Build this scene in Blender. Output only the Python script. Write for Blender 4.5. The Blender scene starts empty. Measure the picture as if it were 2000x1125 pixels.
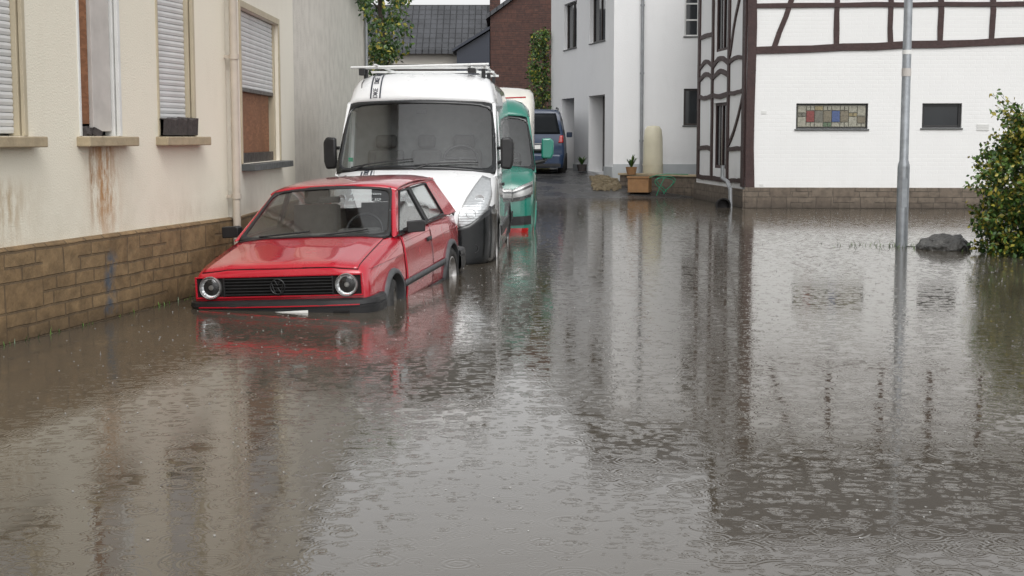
import bpy, bmesh, math, random
from mathutils import Vector, Matrix
from mathutils import noise as mn
R=math.radians
random.seed(7)
sc=bpy.context.scene
COL=sc.collection

# ------------------------------------------------------------------ materials
class NT:
    def __init__(s,name):
        m=bpy.data.materials.new(name); m.use_nodes=True
        s.m=m; s.t=m.node_tree; s.t.nodes.clear()
        s.out=s.t.nodes.new('ShaderNodeOutputMaterial')
        s.b=s.t.nodes.new('ShaderNodeBsdfPrincipled')
        s.t.links.new(s.b.outputs[0],s.out.inputs[0])
        s._oc=None
    def n(s,kind,ins=None,**pr):
        nd=s.t.nodes.new('ShaderNode'+kind)
        for k,v in pr.items(): setattr(nd,k,v)
        for k,v in (ins or {}).items(): s.set(nd.inputs[k],v)
        return nd
    def set(s,sock,v):
        if isinstance(v,bpy.types.NodeSocket): s.t.links.new(v,sock)
        else:
            if isinstance(v,(tuple,list)) and sock.type=='RGBA' and len(v)==3: v=(*v,1)
            sock.default_value=v
    def oc(s):
        if s._oc is None: s._oc=s.n('TexCoord').outputs['Object']
        return s._oc
    def M(s,op,a,b=0.0,c=0.0):
        nd=s.n('Math',operation=op); s.set(nd.inputs[0],a); s.set(nd.inputs[1],b)
        if op in('MULTIPLY_ADD','SMOOTH_MAX'): s.set(nd.inputs[2],c)
        return nd.outputs[0]
    def mix(s,f,a,b,mode='MIX'):
        nd=s.n('Mix',data_type='RGBA',blend_type=mode)
        s.set(nd.inputs[0],f); s.set(nd.inputs[6],a); s.set(nd.inputs[7],b)
        return nd.outputs[2]
    def map(s,scale=(1,1,1),loc=(0,0,0)):
        return s.n('Mapping',{'Vector':s.oc(),'Scale':scale,'Location':loc}).outputs[0]
    def noise(s,scale,detail=4,vec=None,rough=.55):
        return s.n('TexNoise',{'Vector':vec if vec is not None else s.oc(),'Scale':scale,'Detail':detail,'Roughness':rough}).outputs[0]
    def rng(s,v,a,b,c=0.0,d=1.0):
        return s.n('MapRange',{'Value':v,'From Min':a,'From Max':b,'To Min':c,'To Max':d}).outputs[0]
    def bump(s,h,dist,strength=1.0,nrm=None):
        nd=s.n('Bump',{'Height':h,'Distance':dist,'Strength':strength})
        if nrm is not None: s.set(nd.inputs['Normal'],nrm)
        return nd.outputs[0]
    def xyz(s,vec=None):
        return s.n('SeparateXYZ',{0:vec if vec is not None else s.oc()}).outputs

def sc3(c,k): return tuple(min(1,x*k) for x in c)
def basic(name,c,rough=.5,metal=0.0,var=(3.0,.12),bump=None,coat=0.0,spec=.5):
    t=NT(name)
    nz=t.noise(var[0],5)
    t.set(t.b.inputs['Base Color'],t.mix(nz,sc3(c,1-var[1]*2),sc3(c,1+var[1]*2)))
    rn=t.noise(var[0]*2.3,3)
    t.set(t.b.inputs['Roughness'],t.rng(rn,.3,.7,max(0.02,rough*.8),min(1,rough*1.2)))
    t.b.inputs['Metallic'].default_value=metal
    t.b.inputs['Coat Weight'].default_value=coat
    t.b.inputs['Coat Roughness'].default_value=.04
    t.b.inputs['Specular IOR Level'].default_value=spec
    if bump: t.set(t.b.inputs['Normal'],t.bump(t.noise(bump[0],4),bump[1]))
    return t.m
def paint(name,c,rough=.35,dirt=.25,drops=.35,coat=1.0):
    t=NT(name)
    d=t.M('MULTIPLY',t.rng(t.noise(4,6),.45,.8),dirt)
    t.set(t.b.inputs['Base Color'],t.mix(d,c,sc3(c,.45)))
    t.set(t.b.inputs['Roughness'],t.rng(t.noise(5,4),.3,.7,rough*.85,rough*1.15))
    t.b.inputs['Coat Weight'].default_value=coat
    t.b.inputs['Coat Roughness'].default_value=.03
    vd=t.n('TexVoronoi',{'Vector':t.oc(),'Scale':120.0}).outputs['Distance']
    drop=t.rng(vd,.0,.28,1,0)
    t.set(t.b.inputs['Coat Normal'],t.bump(drop,.0007,drops))
    return t.m
def glassm(name,tint=(.55,.6,.6),ior=1.5,extra=.03):
    t=NT(name)
    tr=t.n('BsdfTransparent',{'Color':(*tint,1)})
    gl=t.n('BsdfGlossy',{'Color':(1,1,1,1),'Roughness':.03})
    vd=t.n('TexVoronoi',{'Vector':t.oc(),'Scale':110.0}).outputs['Distance']
    t.set(gl.inputs['Normal'],t.bump(t.rng(vd,0,.3,1,0),.0007,.4))
    back=t.n('NewGeometry').outputs['Backfacing']
    iv=t.M('MULTIPLY_ADD',back,1.0/ior-ior,ior)
    fr=t.n('Fresnel',{'IOR':iv}).outputs[0]
    f=t.M('ADD',fr,extra)
    mx=t.n('MixShader',{0:f,1:tr.outputs[0],2:gl.outputs[0]})
    t.t.links.new(mx.outputs[0],t.out.inputs[0])
    return t.m

M={}
def plaster(name,c,scale=60,bd=.004,stains=(),dirt=(.30,.26,.20),dirtamt=.35,brickish=0,low=(.7,1.3)):
    t=NT(name)
    base=t.mix(t.noise(1.3,5),sc3(c,.95),sc3(c,1.03))
    streak=t.noise(1.0,6,t.map((4,4,1.2)))
    sm=t.M('MULTIPLY',t.rng(streak,.56,.80),dirtamt)
    base=t.mix(sm,base,dirt)
    fine=t.noise(scale*1.5,3)
    base=t.mix(t.M('MULTIPLY',t.rng(fine,.5,.75),.12),base,dirt)
    x,y,z=t.xyz()
    lo=t.M('MULTIPLY',t.rng(z,low[0],low[1],1,0),t.rng(t.noise(3.5,6),.42,.64))
    base=t.mix(t.M('MULTIPLY',lo,dirtamt*2.0),base,dirt)
    for (s0,w,z0,z1,colr,am) in stains:
        gx=t.M('POWER',2.718,t.M('MULTIPLY',t.M('POWER',t.M('DIVIDE',t.M('SUBTRACT',x,s0),w),2.0),-1.0))
        gz=t.M('MULTIPLY',t.rng(z,z0-.15,z0+.25),t.rng(z,z1-.1,z1+.05,1,0))
        nn=t.rng(t.noise(1.0,7,t.map((11,11,3.2)),.7),.40,.57)
        base=t.mix(t.M('MULTIPLY',t.M('MULTIPLY',gx,gz),t.M('MULTIPLY',nn,am)),base,colr)
    t.set(t.b.inputs['Base Color'],base)
    t.b.inputs['Roughness'].default_value=.85
    nb=t.bump(t.noise(scale,4),bd)
    if brickish:
        v=t.n('CombineXYZ',{0:t.M('ADD',x,y),1:z,2:0.0}).outputs[0]
        br=t.n('TexBrick',{'Vector':v,'Scale':1.0,'Brick Width':.24,'Row Height':.083,'Mortar Size':.008,'Mortar Smooth':.9,'Color1':(1,1,1,1),'Color2':(.85,.85,.85,1),'Mortar':(0,0,0,1)})
        nb=t.bump(br.outputs[0],brickish,.6,nb)
    t.set(t.b.inputs['Normal'],nb)
    return t.m
def bricks(name,c1,c2,mort,bw=.32,rh=.1,ms=.008,bd=.012,graf=None,rough=.75,wet=True):
    t=NT(name)
    x,y,z=t.xyz()
    wob=t.M('MULTIPLY',t.M('SUBTRACT',t.noise(2.5,3),.5),.06)
    v=t.n('CombineXYZ',{0:t.M('ADD',t.M('ADD',x,y),wob),1:t.M('ADD',z,t.M('MULTIPLY',wob,.4)),2:0.0}).outputs[0]
    kw=dict(offset=.42,squash=.7,squash_frequency=3)
    ins={'Vector':v,'Scale':1.0,'Brick Width':bw,'Row Height':rh,'Mortar Size':ms,'Mortar Smooth':.35,'Bias':-.1,'Color1':(*c1,1),'Color2':(*c2,1),'Mortar':(*mort,1)}
    br=t.n('TexBrick',ins,**kw)
    ins2=dict(ins); ins2['Row Height']=rh*2; ins2['Brick Width']=bw*1.25
    b2=t.n('TexBrick',ins2,**kw)
    cell=t.n('TexWhiteNoise',{'Vector':t.n('CombineXYZ',{0:t.M('FLOOR',t.M('DIVIDE',t.M('ADD',x,y),bw*1.25)),1:t.M('FLOOR',t.M('DIVIDE',z,rh*2)),2:0.0}).outputs[0]},noise_dimensions='2D').outputs[0]
    pick=t.M('GREATER_THAN',cell,.60)
    bc=t.mix(pick,br.outputs[0],b2.outputs[0])
    bf=t.M('ADD',t.M('MULTIPLY',br.outputs[1],t.M('SUBTRACT',1.0,pick)),t.M('MULTIPLY',b2.outputs[1],pick))
    n1=t.noise(9,7); n2=t.noise(2.0,4)
    base=t.mix(t.rng(n1,.3,.7),(.55,.55,.55),(1.0,1.0,1.0))
    base=t.mix(1.0,bc,base,'MULTIPLY')
    base=t.mix(t.M('MULTIPLY',t.rng(n2,.45,.75),.4),base,sc3(c1,.6))
    if wet:
        w=t.rng(t.M('ADD',z,t.M('MULTIPLY',t.noise(5,3),.12)),.06,.24,1,0)
        base=t.mix(t.M('MULTIPLY',w,.7),base,sc3(c1,.25))
    if graf:
        s0=graf
        dx=t.M('ABSOLUTE',t.M('SUBTRACT',t.M('ADD',x,t.M('MULTIPLY',t.M('SUBTRACT',t.noise(6,2),.5),.3)),s0))
        mk=t.M('MULTIPLY',t.rng(dx,.02,.12,1,0),t.M('MULTIPLY',t.rng(z,.02,.08),t.rng(z,.50,.6,1,0)))
        mk=t.M('MULTIPLY',mk,t.rng(t.noise(12,5),.38,.58))
        base=t.mix(t.M('MULTIPLY',mk,.8),base,(.055,.08,.11))
    t.set(t.b.inputs['Base Color'],base)
    t.b.inputs['Roughness'].default_value=rough
    h=t.M('MULTIPLY_ADD',n1,.9,t.M('SUBTRACT',1.0,bf))
    t.set(t.b.inputs['Normal'],t.bump(h,bd))
    return t.m
def tiles(name,c):
    t=NT(name); x,y,z=t.xyz()
    v=t.n('CombineXYZ',{0:x,1:y,2:0.0}).outputs[0]
    br=t.n('TexBrick',{'Vector':v,'Scale':1.0,'Brick Width':.24,'Row Height':.27,'Mortar Size':.022,'Mortar Smooth':.9,'Color1':(*c,1),'Color2':(*sc3(c,1.35),1),'Mortar':(*sc3(c,.5),1)},offset=0.0)
    base=t.mix(t.M('MULTIPLY',t.rng(t.noise(1.5,5),.4,.7),.6),br.outputs[0],sc3(c,1.8))
    t.set(t.b.inputs['Base Color'],base); t.b.inputs['Roughness'].default_value=.5
    t.set(t.b.inputs['Normal'],t.bump(t.M('SUBTRACT',1.0,br.outputs[1]),.03))
    return t.m

M['wallA']=plaster('cream_plaster',(.78,.735,.615),70,.005,stains=[(10.30,.21,.70,1.52,(.42,.21,.075),1.0),(10.10,.07,.9,1.50,(.30,.17,.08),.9),(8.75,.32,.72,1.2,(.44,.33,.20),.8),(11.9,.4,.7,.90,(.48,.40,.28),.5)],dirt=(.52,.46,.35),dirtamt=.15)
M['wallB']=plaster('cream_plaster_side',(.78,.735,.635),60,.004,dirt=(.50,.45,.36),dirtamt=.14)
M['wallC']=plaster('grey_render',(.66,.62,.56),45,.012,dirt=(.40,.37,.33),dirtamt=.18,low=(3.4,4.4))
M['wallD']=plaster('white_stucco',(.80,.80,.80),30,.004,dirt=(.5,.5,.48),dirtamt=.12,low=(.6,1.2))
M['wallE']=plaster('white_painted_brick',(.76,.76,.75),40,.002,dirt=(.55,.54,.5),dirtamt=.10,brickish=.0028,low=(.4,.7))
M['brickA']=bricks('stone_cladding',(.24,.155,.075),(.30,.20,.10),(.165,.112,.06),.43,.112,.010,.017,graf=10.27)
M['brickE']=bricks('grey_stone_plinth',(.16,.125,.095),(.21,.17,.13),(.11,.09,.07),.36,.12,.008,.012)
M['brickG']=bricks('dark_red_brick',(.115,.050,.036),(.08,.037,.030),(.06,.04,.034),.25,.08,.009,.006,wet=False)
M['tile']=tiles('dark_roof_tiles',(.045,.047,.052))
M['tileR']=tiles('brown_roof_tiles',(.10,.065,.05))
M['sill']=basic('sandstone_sill',(.36,.29,.19),.7,var=(8,.2),bump=(40,.003))
M['sillD']=basic('dark_slate_sill',(.07,.075,.075),.45,var=(8,.2))
M['trimA']=basic('beige_trim',(.45,.39,.28),.6,var=(5,.1))
M['shut']=basic('shutter_plastic',(.58,.58,.575),.5,var=(3,.08))
M['rot']=basic('rotten_dark_wood',(.05,.042,.04),.8,var=(20,.3),bump=(30,.01))
t=NT('osb_board'); vo=t.n('TexVoronoi',{'Vector':t.map((14,14,45)),'Scale':1.0}).outputs['Color']
t.set(t.b.inputs['Base Color'],t.mix(t.rng(t.noise(2,3),.3,.7),t.mix(t.n('SeparateColor',{0:vo}).outputs[0],(.18,.07,.028),(.35,.16,.075)),(.18,.075,.032)))
t.b.inputs['Roughness'].default_value=.7; M['osb']=t.m
M['timber']=basic('dark_timber',(.042,.020,.018),.6,var=(10,.3),bump=(25,.006))
M['wframe']=basic('white_window_frame',(.66,.66,.64),.4,var=(4,.08))
M['dframe']=basic('dark_brown_frame',(.035,.025,.022),.4,var=(8,.2))
M['pane']=basic('window_pane',(.018,.021,.024),.06,var=(1.2,.3),spec=.6)
M['curtain']=basic('grey_curtain_board',(.50,.47,.44),.7,var=(4,.15))
M['pipe']=basic('zinc_pipe',(.30,.31,.32),.4,.5,var=(6,.15))
M['pipeA']=basic('cream_painted_pipe',(.48,.42,.35),.5,var=(6,.12))
M['grayplinth']=basic('grey_plinth_paint',(.42,.44,.45),.7,var=(3,.08))
M['galv']=basic('galvanised_steel',(.33,.35,.37),.42,.6,var=(9,.22),bump=(60,.0008))
M['rock']=basic('dark_wet_rock',(.085,.083,.078),.45,var=(9,.45),bump=(14,.04))
M['tank']=basic('beige_plastic_tank',(.57,.53,.40),.5,var=(3,.08))
M['terra']=basic('terracotta_box',(.28,.15,.065),.7,var=(6,.2))
M['hose']=basic('green_hose',(.01,.26,.14),.35,var=(6,.1))
M['soil']=basic('gravel_soil',(.20,.16,.10),.9,var=(30,.4),bump=(35,.03))
M['red']=paint('red_car_paint',(.44,.004,.020),.25,.04)
M['white']=paint('white_van_paint',(.78,.785,.79),.3,.04)
M['green']=paint('teal_van_paint',(.0,.165,.115),.3,.1)
M['blue']=paint('blue_car_paint',(.012,.030,.072),.4,.15,coat=.25)
M['cream']=paint('cream_motorhome_paint',(.64,.62,.56),.4,.2)
M['black']=basic('black_plastic_trim',(.016,.016,.017),.45,var=(12,.25),bump=(150,.0006))
M['glossblk']=basic('gloss_black_plastic',(.009,.010,.011),.2,var=(6,.2),coat=.25,spec=.4)
M['greytrim']=basic('faded_grey_rubber',(.075,.078,.082),.55,var=(12,.2))
M['gap']=basic('panel_gap',(.004,.003,.003),.9,var=(3,.1))
M['inter']=basic('interior_fabric',(.085,.083,.08),.85,var=(10,.3))
M['interL']=basic('light_interior_fabric',(.22,.22,.215),.8,var=(6,.2))
M['tyre']=basic('tyre_rubber',(.017,.016,.015),.6,var=(14,.3),bump=(60,.002))
M['rim']=basic('wheel_steel',(.40,.39,.38),.35,.8,var=(10,.25))
# faceted reflector: vertical flutes
t=NT('lamp_reflector'); x,y,z=t.xyz()
fl=t.M('SINE',t.M('MULTIPLY',x,420.0)); fz=t.M('SINE',t.M('MULTIPLY',z,200.0))
t.set(t.b.inputs['Base Color'],t.mix(t.noise(28,3),(.50,.51,.52),(.80,.81,.82)))
t.b.inputs['Metallic'].default_value=.55; t.b.inputs['Roughness'].default_value=.22
t.set(t.b.inputs['Normal'],t.bump(t.M('ADD',fl,t.M('MULTIPLY',fz,.8)),.0012,.9)); M['chrome']=t.m
M['lens']=glassm('lamp_lens',(.96,.97,.97),1.45,.01)
M['glass']=glassm('car_glass',(.80,.83,.83),1.5,.07)
M['dglass']=glassm('dark_car_glass',(.45,.50,.50),1.5,.06)
M['platew']=basic('plate_white',(.72,.72,.70),.4,var=(20,.08))
M['tail']=basic('red_lamp_lens',(.32,.012,.012),.15,var=(20,.15),coat=.6)
M['txtw']=basic('pale_sticker',(.40,.43,.43),.5,var=(20,.08))
M['txtd']=basic('dark_sticker',(.03,.035,.05),.4,var=(20,.1))
M['alu']=basic('white_aluminium',(.70,.71,.70),.35,.1,var=(8,.08))
def leafm(name,c,c2):
    t=NT(name); t.set(t.b.inputs['Base Color'],t.mix(t.rng(t.noise(5,3),.35,.65),c,c2))
    t.b.inputs['Roughness'].default_value=.4
    return t.m
M['leafD']=leafm('leaf_dark',(.020,.055,.010),(.04,.09,.018))
M['leafM']=leafm('leaf_mid',(.065,.125,.02),(.10,.175,.03))
M['leafY']=leafm('leaf_yellow',(.24,.23,.03),(.36,.30,.05))
M['bark']=basic('bark',(.06,.045,.035),.9,var=(8,.3),bump=(20,.02))

# ------------------------------------------------------------------ mesh builder
class MB:
    def __init__(s): s.v=[]; s.f=[]; s.m=[]
    def add(s,vs,fs,mi=0):
        o=len(s.v); s.v+= [tuple(v) for v in vs]
        for f in fs: s.f.append([o+i for i in f]); s.m.append(mi)
    def box(s,x0,y0,z0,x1,y1,z1,mi=0,T=None):
        vs=[(x,y,z) for x in(x0,x1) for y in(y0,y1) for z in(z0,z1)]
        if T is not None: vs=[T@Vector(v) for v in vs]
        s.add(vs,[(0,1,3,2),(4,6,7,5),(0,4,5,1),(2,3,7,6),(0,2,6,4),(1,5,7,3)],mi)
    def quad(s,a,b,c,d,mi=0): s.add([a,b,c,d],[(0,1,2,3)],mi)
    def tube(s,p,q,r,r2=None,n=12,mi=0):
        p=Vector(p); q=Vector(q); r2=r if r2 is None else r2
        d=(q-p).normalized(); a=d.orthogonal().normalized(); b=d.cross(a)
        vs=[]
        for (c,rr) in((p,r),(q,r2)):
            for i in range(n):
                t=2*math.pi*i/n; vs.append(c+(a*math.cos(t)+b*math.sin(t))*rr)
        fs=[(i,(i+1)%n,n+(i+1)%n,n+i) for i in range(n)]+[tuple(range(n))[::-1],tuple(range(n,2*n))]
        s.add(vs,fs,mi)
    def path(s,pts,r,n=8,mi=0):
        for a,b in zip(pts[:-1],pts[1:]): s.tube(a,b,r,r,n,mi)
    def lathe(s,prof,o,axis,n=24,mi=0,mis=None):
        o=Vector(o); d=Vector(axis).normalized(); a=d.orthogonal().normalized(); b=d.cross(a); k=len(prof)
        vs=[]
        for (r,h) in prof:
            for i in range(n):
                t=2*math.pi*i/n; vs.append(o+d*h+(a*math.cos(t)+b*math.sin(t))*max(r,1e-4))
        for j in range(k-1):
            fs=[(j*n+i,j*n+(i+1)%n,(j+1)*n+(i+1)%n,(j+1)*n+i) for i in range(n)]
            off=len(s.v)
            for f in fs: s.f.append([off+x for x in f]); s.m.append(mis[j] if mis else mi)
        s.v+= [tuple(v) for v in vs]
    def grid(s,rows,mi=0,mif=None):
        w=len(rows[0]); o=len(s.v)
        for r in rows: s.v+= [tuple(p) for p in r]
        for j in range(len(rows)-1):
            for i in range(w-1):
                s.f.append([o+j*w+i,o+j*w+i+1,o+(j+1)*w+i+1,o+(j+1)*w+i]); s.m.append(mif(j,i) if mif else mi)
    def patch(s,top,bot,mf,nu=10,nv=6,mi=0):
        def rs(pl,t):
            x=t*(len(pl)-1); i=min(int(x),len(pl)-2); f=x-i
            return (pl[i][0]*(1-f)+pl[i+1][0]*f, pl[i][1]*(1-f)+pl[i+1][1]*f)
        rows=[]
        for j in range(nv+1):
            r=[]
            for i in range(nu+1):
                a=rs(top,i/nu); b=rs(bot,i/nu); t=j/nv
                r.append(mf(a[0]*(1-t)+b[0]*t,a[1]*(1-t)+b[1]*t))
            rows.append(r)
        s.grid(rows,mi)
    def prism(s,pts,vec,mi=0):
        n=len(pts); v=Vector(vec); a=[Vector(p) for p in pts]; b=[p+v for p in a]
        s.add(a+b,[tuple(range(n)),tuple(range(n,2*n))[::-1]]+[(i,(i+1)%n,n+(i+1)%n,n+i) for i in range(n)],mi)
    def obj(s,name,parent=None,mats=(),bevel=0,smooth=None,solid=0,sub=0,recalc=True,label=None,**pr):
        me=bpy.data.meshes.new(name); me.from_pydata(s.v,[],s.f)
        for m in mats: me.materials.append(m)
        for p,mi in zip(me.polygons,s.m): p.material_index=mi
        if recalc:
            bm=bmesh.new(); bm.from_mesh(me); bmesh.ops.recalc_face_normals(bm,faces=bm.faces); bm.to_mesh(me); bm.free()
        if smooth is not None:
            me.shade_smooth()
            if smooth<180: me.set_sharp_from_angle(angle=R(smooth))
        o=bpy.data.objects.new(name,me); COL.objects.link(o)
        if parent: o.parent=parent
        if sub:
            md=o.modifiers.new('s','SUBSURF'); md.levels=sub; md.render_levels=sub
        if solid:
            md=o.modifiers.new('t','SOLIDIFY'); md.thickness=solid; md.offset=0
        if bevel:
            md=o.modifiers.new('b','BEVEL'); md.width=bevel; md.segments=3; md.limit_method='ANGLE'; md.angle_limit=R(35)
        if label: o['label']=label
        for k,v in pr.items(): o[k]=v
        return o
def empty(name,label,cat,loc=(0,0,0),rot=(0,0,0),group=None):
    e=bpy.data.objects.new(name,None); COL.objects.link(e); e.location=loc; e.rotation_euler=rot
    e['label']=label; e['category']=cat; e.empty_display_size=.2
    if group: e['group']=group
    return e
def text(parent,name,s,size,mat,T,ext=.001,align='CENTER',label=None):
    c=bpy.data.curves.new(name,'FONT'); c.body=s; c.size=size; c.extrude=ext; c.align_x=align; c.align_y='CENTER'
    o=bpy.data.objects.new(name,c); COL.objects.link(o); bpy.context.view_layer.update()
    me=bpy.data.meshes.new_from_object(o.evaluated_get(bpy.context.evaluated_depsgraph_get()))
    bpy.data.objects.remove(o)
    me.transform(T); me.materials.clear(); me.materials.append(mat)
    ob=bpy.data.objects.new(name,me); COL.objects.link(ob); ob.parent=parent
    if label: ob['label']=label
    return ob

# ------------------------------------------------------------------ terrain, water
def ss(a,b,x):
    t=max(0,min(1,(x-a)/(b-a))); return t*t*(3-2*t)
def gz(x,y):
    z=-.35+.90*ss(32,42,y)+.25*ss(42,70,y)
    z=max(z,-.35+.55*ss(45,60,abs(x)),-.35+.6*ss(25,40,-y))
    d=math.hypot((x-8.0)/2.4,(y-18.6)/2.4); z=max(z,-.35+.50*ss(1.3,.3,d))
    d=math.hypot((x-5.6)/1.0,(y-20.1)/.7); z=max(z,-.35+.36*ss(1.3,.3,d))
    return z
def axis(lo,hi,d,ext):
    a=[]; x=lo
    while x<=hi: a.append(x); x+=d
    e=[]; s=d*2; x=lo
    while x>-ext: x-=s; s*=1.5; e.append(x)
    f=[]; s=d*2; x=hi
    while x<ext: x+=s; s*=1.5; f.append(x)
    return e[::-1]+a+f
mb=MB(); xs=axis(-12,14,.5,900); ys=axis(-2,60,.5,900)
mb.grid([[(x,y,gz(x,y)) for x in xs] for y in ys])
t=NT('wet_asphalt')
n1=t.noise(1.2,5); n2=t.noise(60,3)
t.set(t.b.inputs['Base Color'],t.mix(t.rng(n1,.35,.65),(.035,.036,.038),(.062,.061,.060)))
t.set(t.b.inputs['Roughness'],t.rng(n1,.4,.6,.15,.4))
t.set(t.b.inputs['Normal'],t.bump(n2,.004))
mb.obj('ground',None,[t.m],smooth=180,kind='structure')

t=NT('flood_water')
def rings(S,k,w,loc,amp):
    v=t.n('TexVoronoi',{'Vector':t.map((1,1,1),loc),'Scale':S,'Randomness':1.0},voronoi_dimensions='2D')
    d=v.outputs['Distance']; cr=t.n('SeparateColor',{0:v.outputs['Color']})
    rad=t.M('MULTIPLY',cr.outputs[0],.42)
    q=t.M('SUBTRACT',d,rad)
    env=t.M('POWER',2.718,t.M('MULTIPLY',t.M('POWER',t.M('DIVIDE',q,w),2.0),-1.0))
    a=t.M('MULTIPLY',t.M('SINE',t.M('MULTIPLY',q,k)),env)
    a=t.M('MULTIPLY',a,t.M('SUBTRACT',1.15,cr.outputs[0]))
    edge=t.rng(d,.40,.55,1,0)
    return t.M('MULTIPLY',t.M('MULTIPLY',a,edge),amp)
hs=[rings(3.0,75,.075,(.3,.1,0),.55),rings(4.4,60,.08,(5.3,2.1,0),.50),rings(7.0,46,.10,(1.7,7.9,0),.42),rings(12.0,32,.14,(3.1,4.4,0),.28),rings(2.1,100,.05,(9.1,3.3,0),.50)]
h=hs[0]
for q in hs[1:]: h=t.M('ADD',h,q)
w1=t.M('MULTIPLY',t.noise(2.6,2,t.map((1.0,1.6,1))),1.5)
w2=t.M('MULTIPLY',t.noise(70,1),.12)
h=t.M('ADD',h,t.M('ADD',w1,w2))
t.set(t.b.inputs['Normal'],t.bump(h,.00068,1.0))
t.set(t.b.inputs['Base Color'],t.mix(t.rng(t.noise(.35,3),.3,.7),(.068,.056,.041),(.095,.082,.064)))
t.b.inputs['Roughness'].default_value=.03
t.b.inputs['IOR'].default_value=1.52
mb=MB(); mb.quad((-60,-45,0),(60,-45,0),(60,41,0),(-60,41,0))
mb.obj('flood_water',None,[t.m],kind='structure')
t=NT('splash_water'); t.set(t.b.inputs['Base Color'],t.mix(t.noise(20,2),(.40,.40,.39),(.58,.58,.57))); t.b.inputs['Roughness'].default_value=.1; t.b.inputs['Alpha'].default_value=.5
mb=MB()
for i in range(2200):
    y=5.2+24*random.random()**.75; x=random.uniform(-.36,.37)*y
    if x<-5.8+.2125*y: continue
    r=random.uniform(.0022,.0050)*(1+y*.025); h_=random.uniform(.3,.9)*r
    n=6; vs=[]
    for k in range(n):
        a=6.283*k/n; vs.append((x+r*.8*math.cos(a),y+r*.8*math.sin(a),.0005))
    for k in range(n):
        a=6.283*k/n; e=random.uniform(.6,1.3); vs.append((x+r*1.3*math.cos(a),y+r*1.3*math.sin(a),h_*e+.001))
    mb.add(vs,[(k,(k+1)%n,n+(k+1)%n,n+k) for k in range(n)])
    if random.random()<.06:
        mb.tube((x,y,0),(x,y,r*random.uniform(2,5)),r*.35,r*.15,5)
mb.obj('rain_splash',None,[t.m],recalc=False,kind='stuff')

# ------------------------------------------------------------------ building helpers
def wall(mb,L,H,ops,rd=.14,depth=7,z0=-.6,mi=0,rmi=0):
    X=sorted({0,L}|{o[0] for o in ops}|{o[1] for o in ops}); Z=sorted({z0,H}|{o[2] for o in ops}|{o[3] for o in ops})
    for a,b in zip(X[:-1],X[1:]):
        for c,d in zip(Z[:-1],Z[1:]):
            cx,cz=(a+b)/2,(c+d)/2
            if any(o[0]<cx<o[1] and o[2]<cz<o[3] for o in ops): continue
            mb.quad((a,0,c),(b,0,c),(b,0,d),(a,0,d),mi)
    for a,b,c,d in [o[:4] for o in ops]:
        mb.quad((a,0,c),(a,rd,c),(a,rd,d),(a,0,d),rmi); mb.quad((b,0,c),(b,0,d),(b,rd,d),(b,rd,c),rmi)
        mb.quad((a,0,c),(b,0,c),(b,rd,c),(a,rd,c),rmi); mb.quad((a,0,d),(a,rd,d),(b,rd,d),(b,0,d),rmi)
    mb.quad((0,0,z0),(0,0,H),(0,depth,H),(0,depth,z0),mi); mb.quad((L,0,z0),(L,depth,z0),(L,depth,H),(L,0,H),mi)
    mb.quad((0,depth,z0),(0,depth,H),(L,depth,H),(L,depth,z0),mi); mb.quad((0,0,H),(L,0,H),(L,depth,H),(0,depth,H),mi)
def roofmesh(mb,L,depth,ze,zr,ov=.35,mi=0,gmi=1):
    h=.16; k=(zr-ze)/(depth/2)
    for sgn in(0,1):
        y0=-ov if sgn==0 else depth+ov; ym=depth/2
        a=[(-.25,y0,ze-ov*k),( L+.25,y0,ze-ov*k),(L+.25,ym,zr),(-.25,ym,zr)]
        mb.prism(a,(0,0,h),mi)
    for x in (.02,L-.02): mb.add([(x,0,ze),(x,depth,ze),(x,depth/2,zr)],[(0,1,2)],gmi)
def window(parent,s0,s1,z0,z1,rd=.12,frame=None,bars=(1,0),sill=None,label=None,pane=None,fw=.05,sillover=.03,sproj=.03):
    mb=MB(); mb.box(s0+.01,rd-.02,z0+.01,s1-.01,rd+.01,z1-.01)
    w=mb.obj('window',parent,[pane or M['pane']],label=label)
    mb=MB(); y0,y1=rd-.055,rd-.021
    mb.box(s0,y0,z0,s0+fw,y1,z1); mb.box(s1-fw,y0,z0,s1,y1,z1)
    mb.box(s0+fw,y0,z0,s1-fw,y1,z0+fw); mb.box(s0+fw,y0,z1-fw,s1-fw,y1,z1)
    for i in range(bars[0]):
        x=s0+(s1-s0)*(i+1)/(bars[0]+1); mb.box(x-.025,y0+.005,z0+fw,x+.025,y1,z1-fw)
    for i in range(bars[1]):
        z=z0+(z1-z0)*(i+1)/(bars[1]+1); mb.box(s0+fw,y0+.01,z-.02,s1-fw,y1,z+.02)
    mb.obj('frame',w,[frame or M['dframe']],bevel=.005)
    if sill:
        mb=MB(); mb.box(s0-sillover,-sproj,z0-.035,s1+sillover,rd-.06,z0-.003); mb.obj('sill',w,[sill],bevel=.006)
    return w
def shutter(parent,s0,s1,z0,z1,y,label=None,mat=None):
    mb=MB(); z=z0; st=.052; rows=[]
    while z<z1:
        for (dz,dy) in((0,.0),(.004,-.010),(.026,-.014),(.045,-.010),(.0515,.002)):
            rows.append([(s0,y+dy,z+dz),(s1,y+dy,z+dz)])
        z+=st
    mb.grid(rows); return mb.obj('shutter',parent,[mat or M['shut']],solid=.004,label=label)

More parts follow.
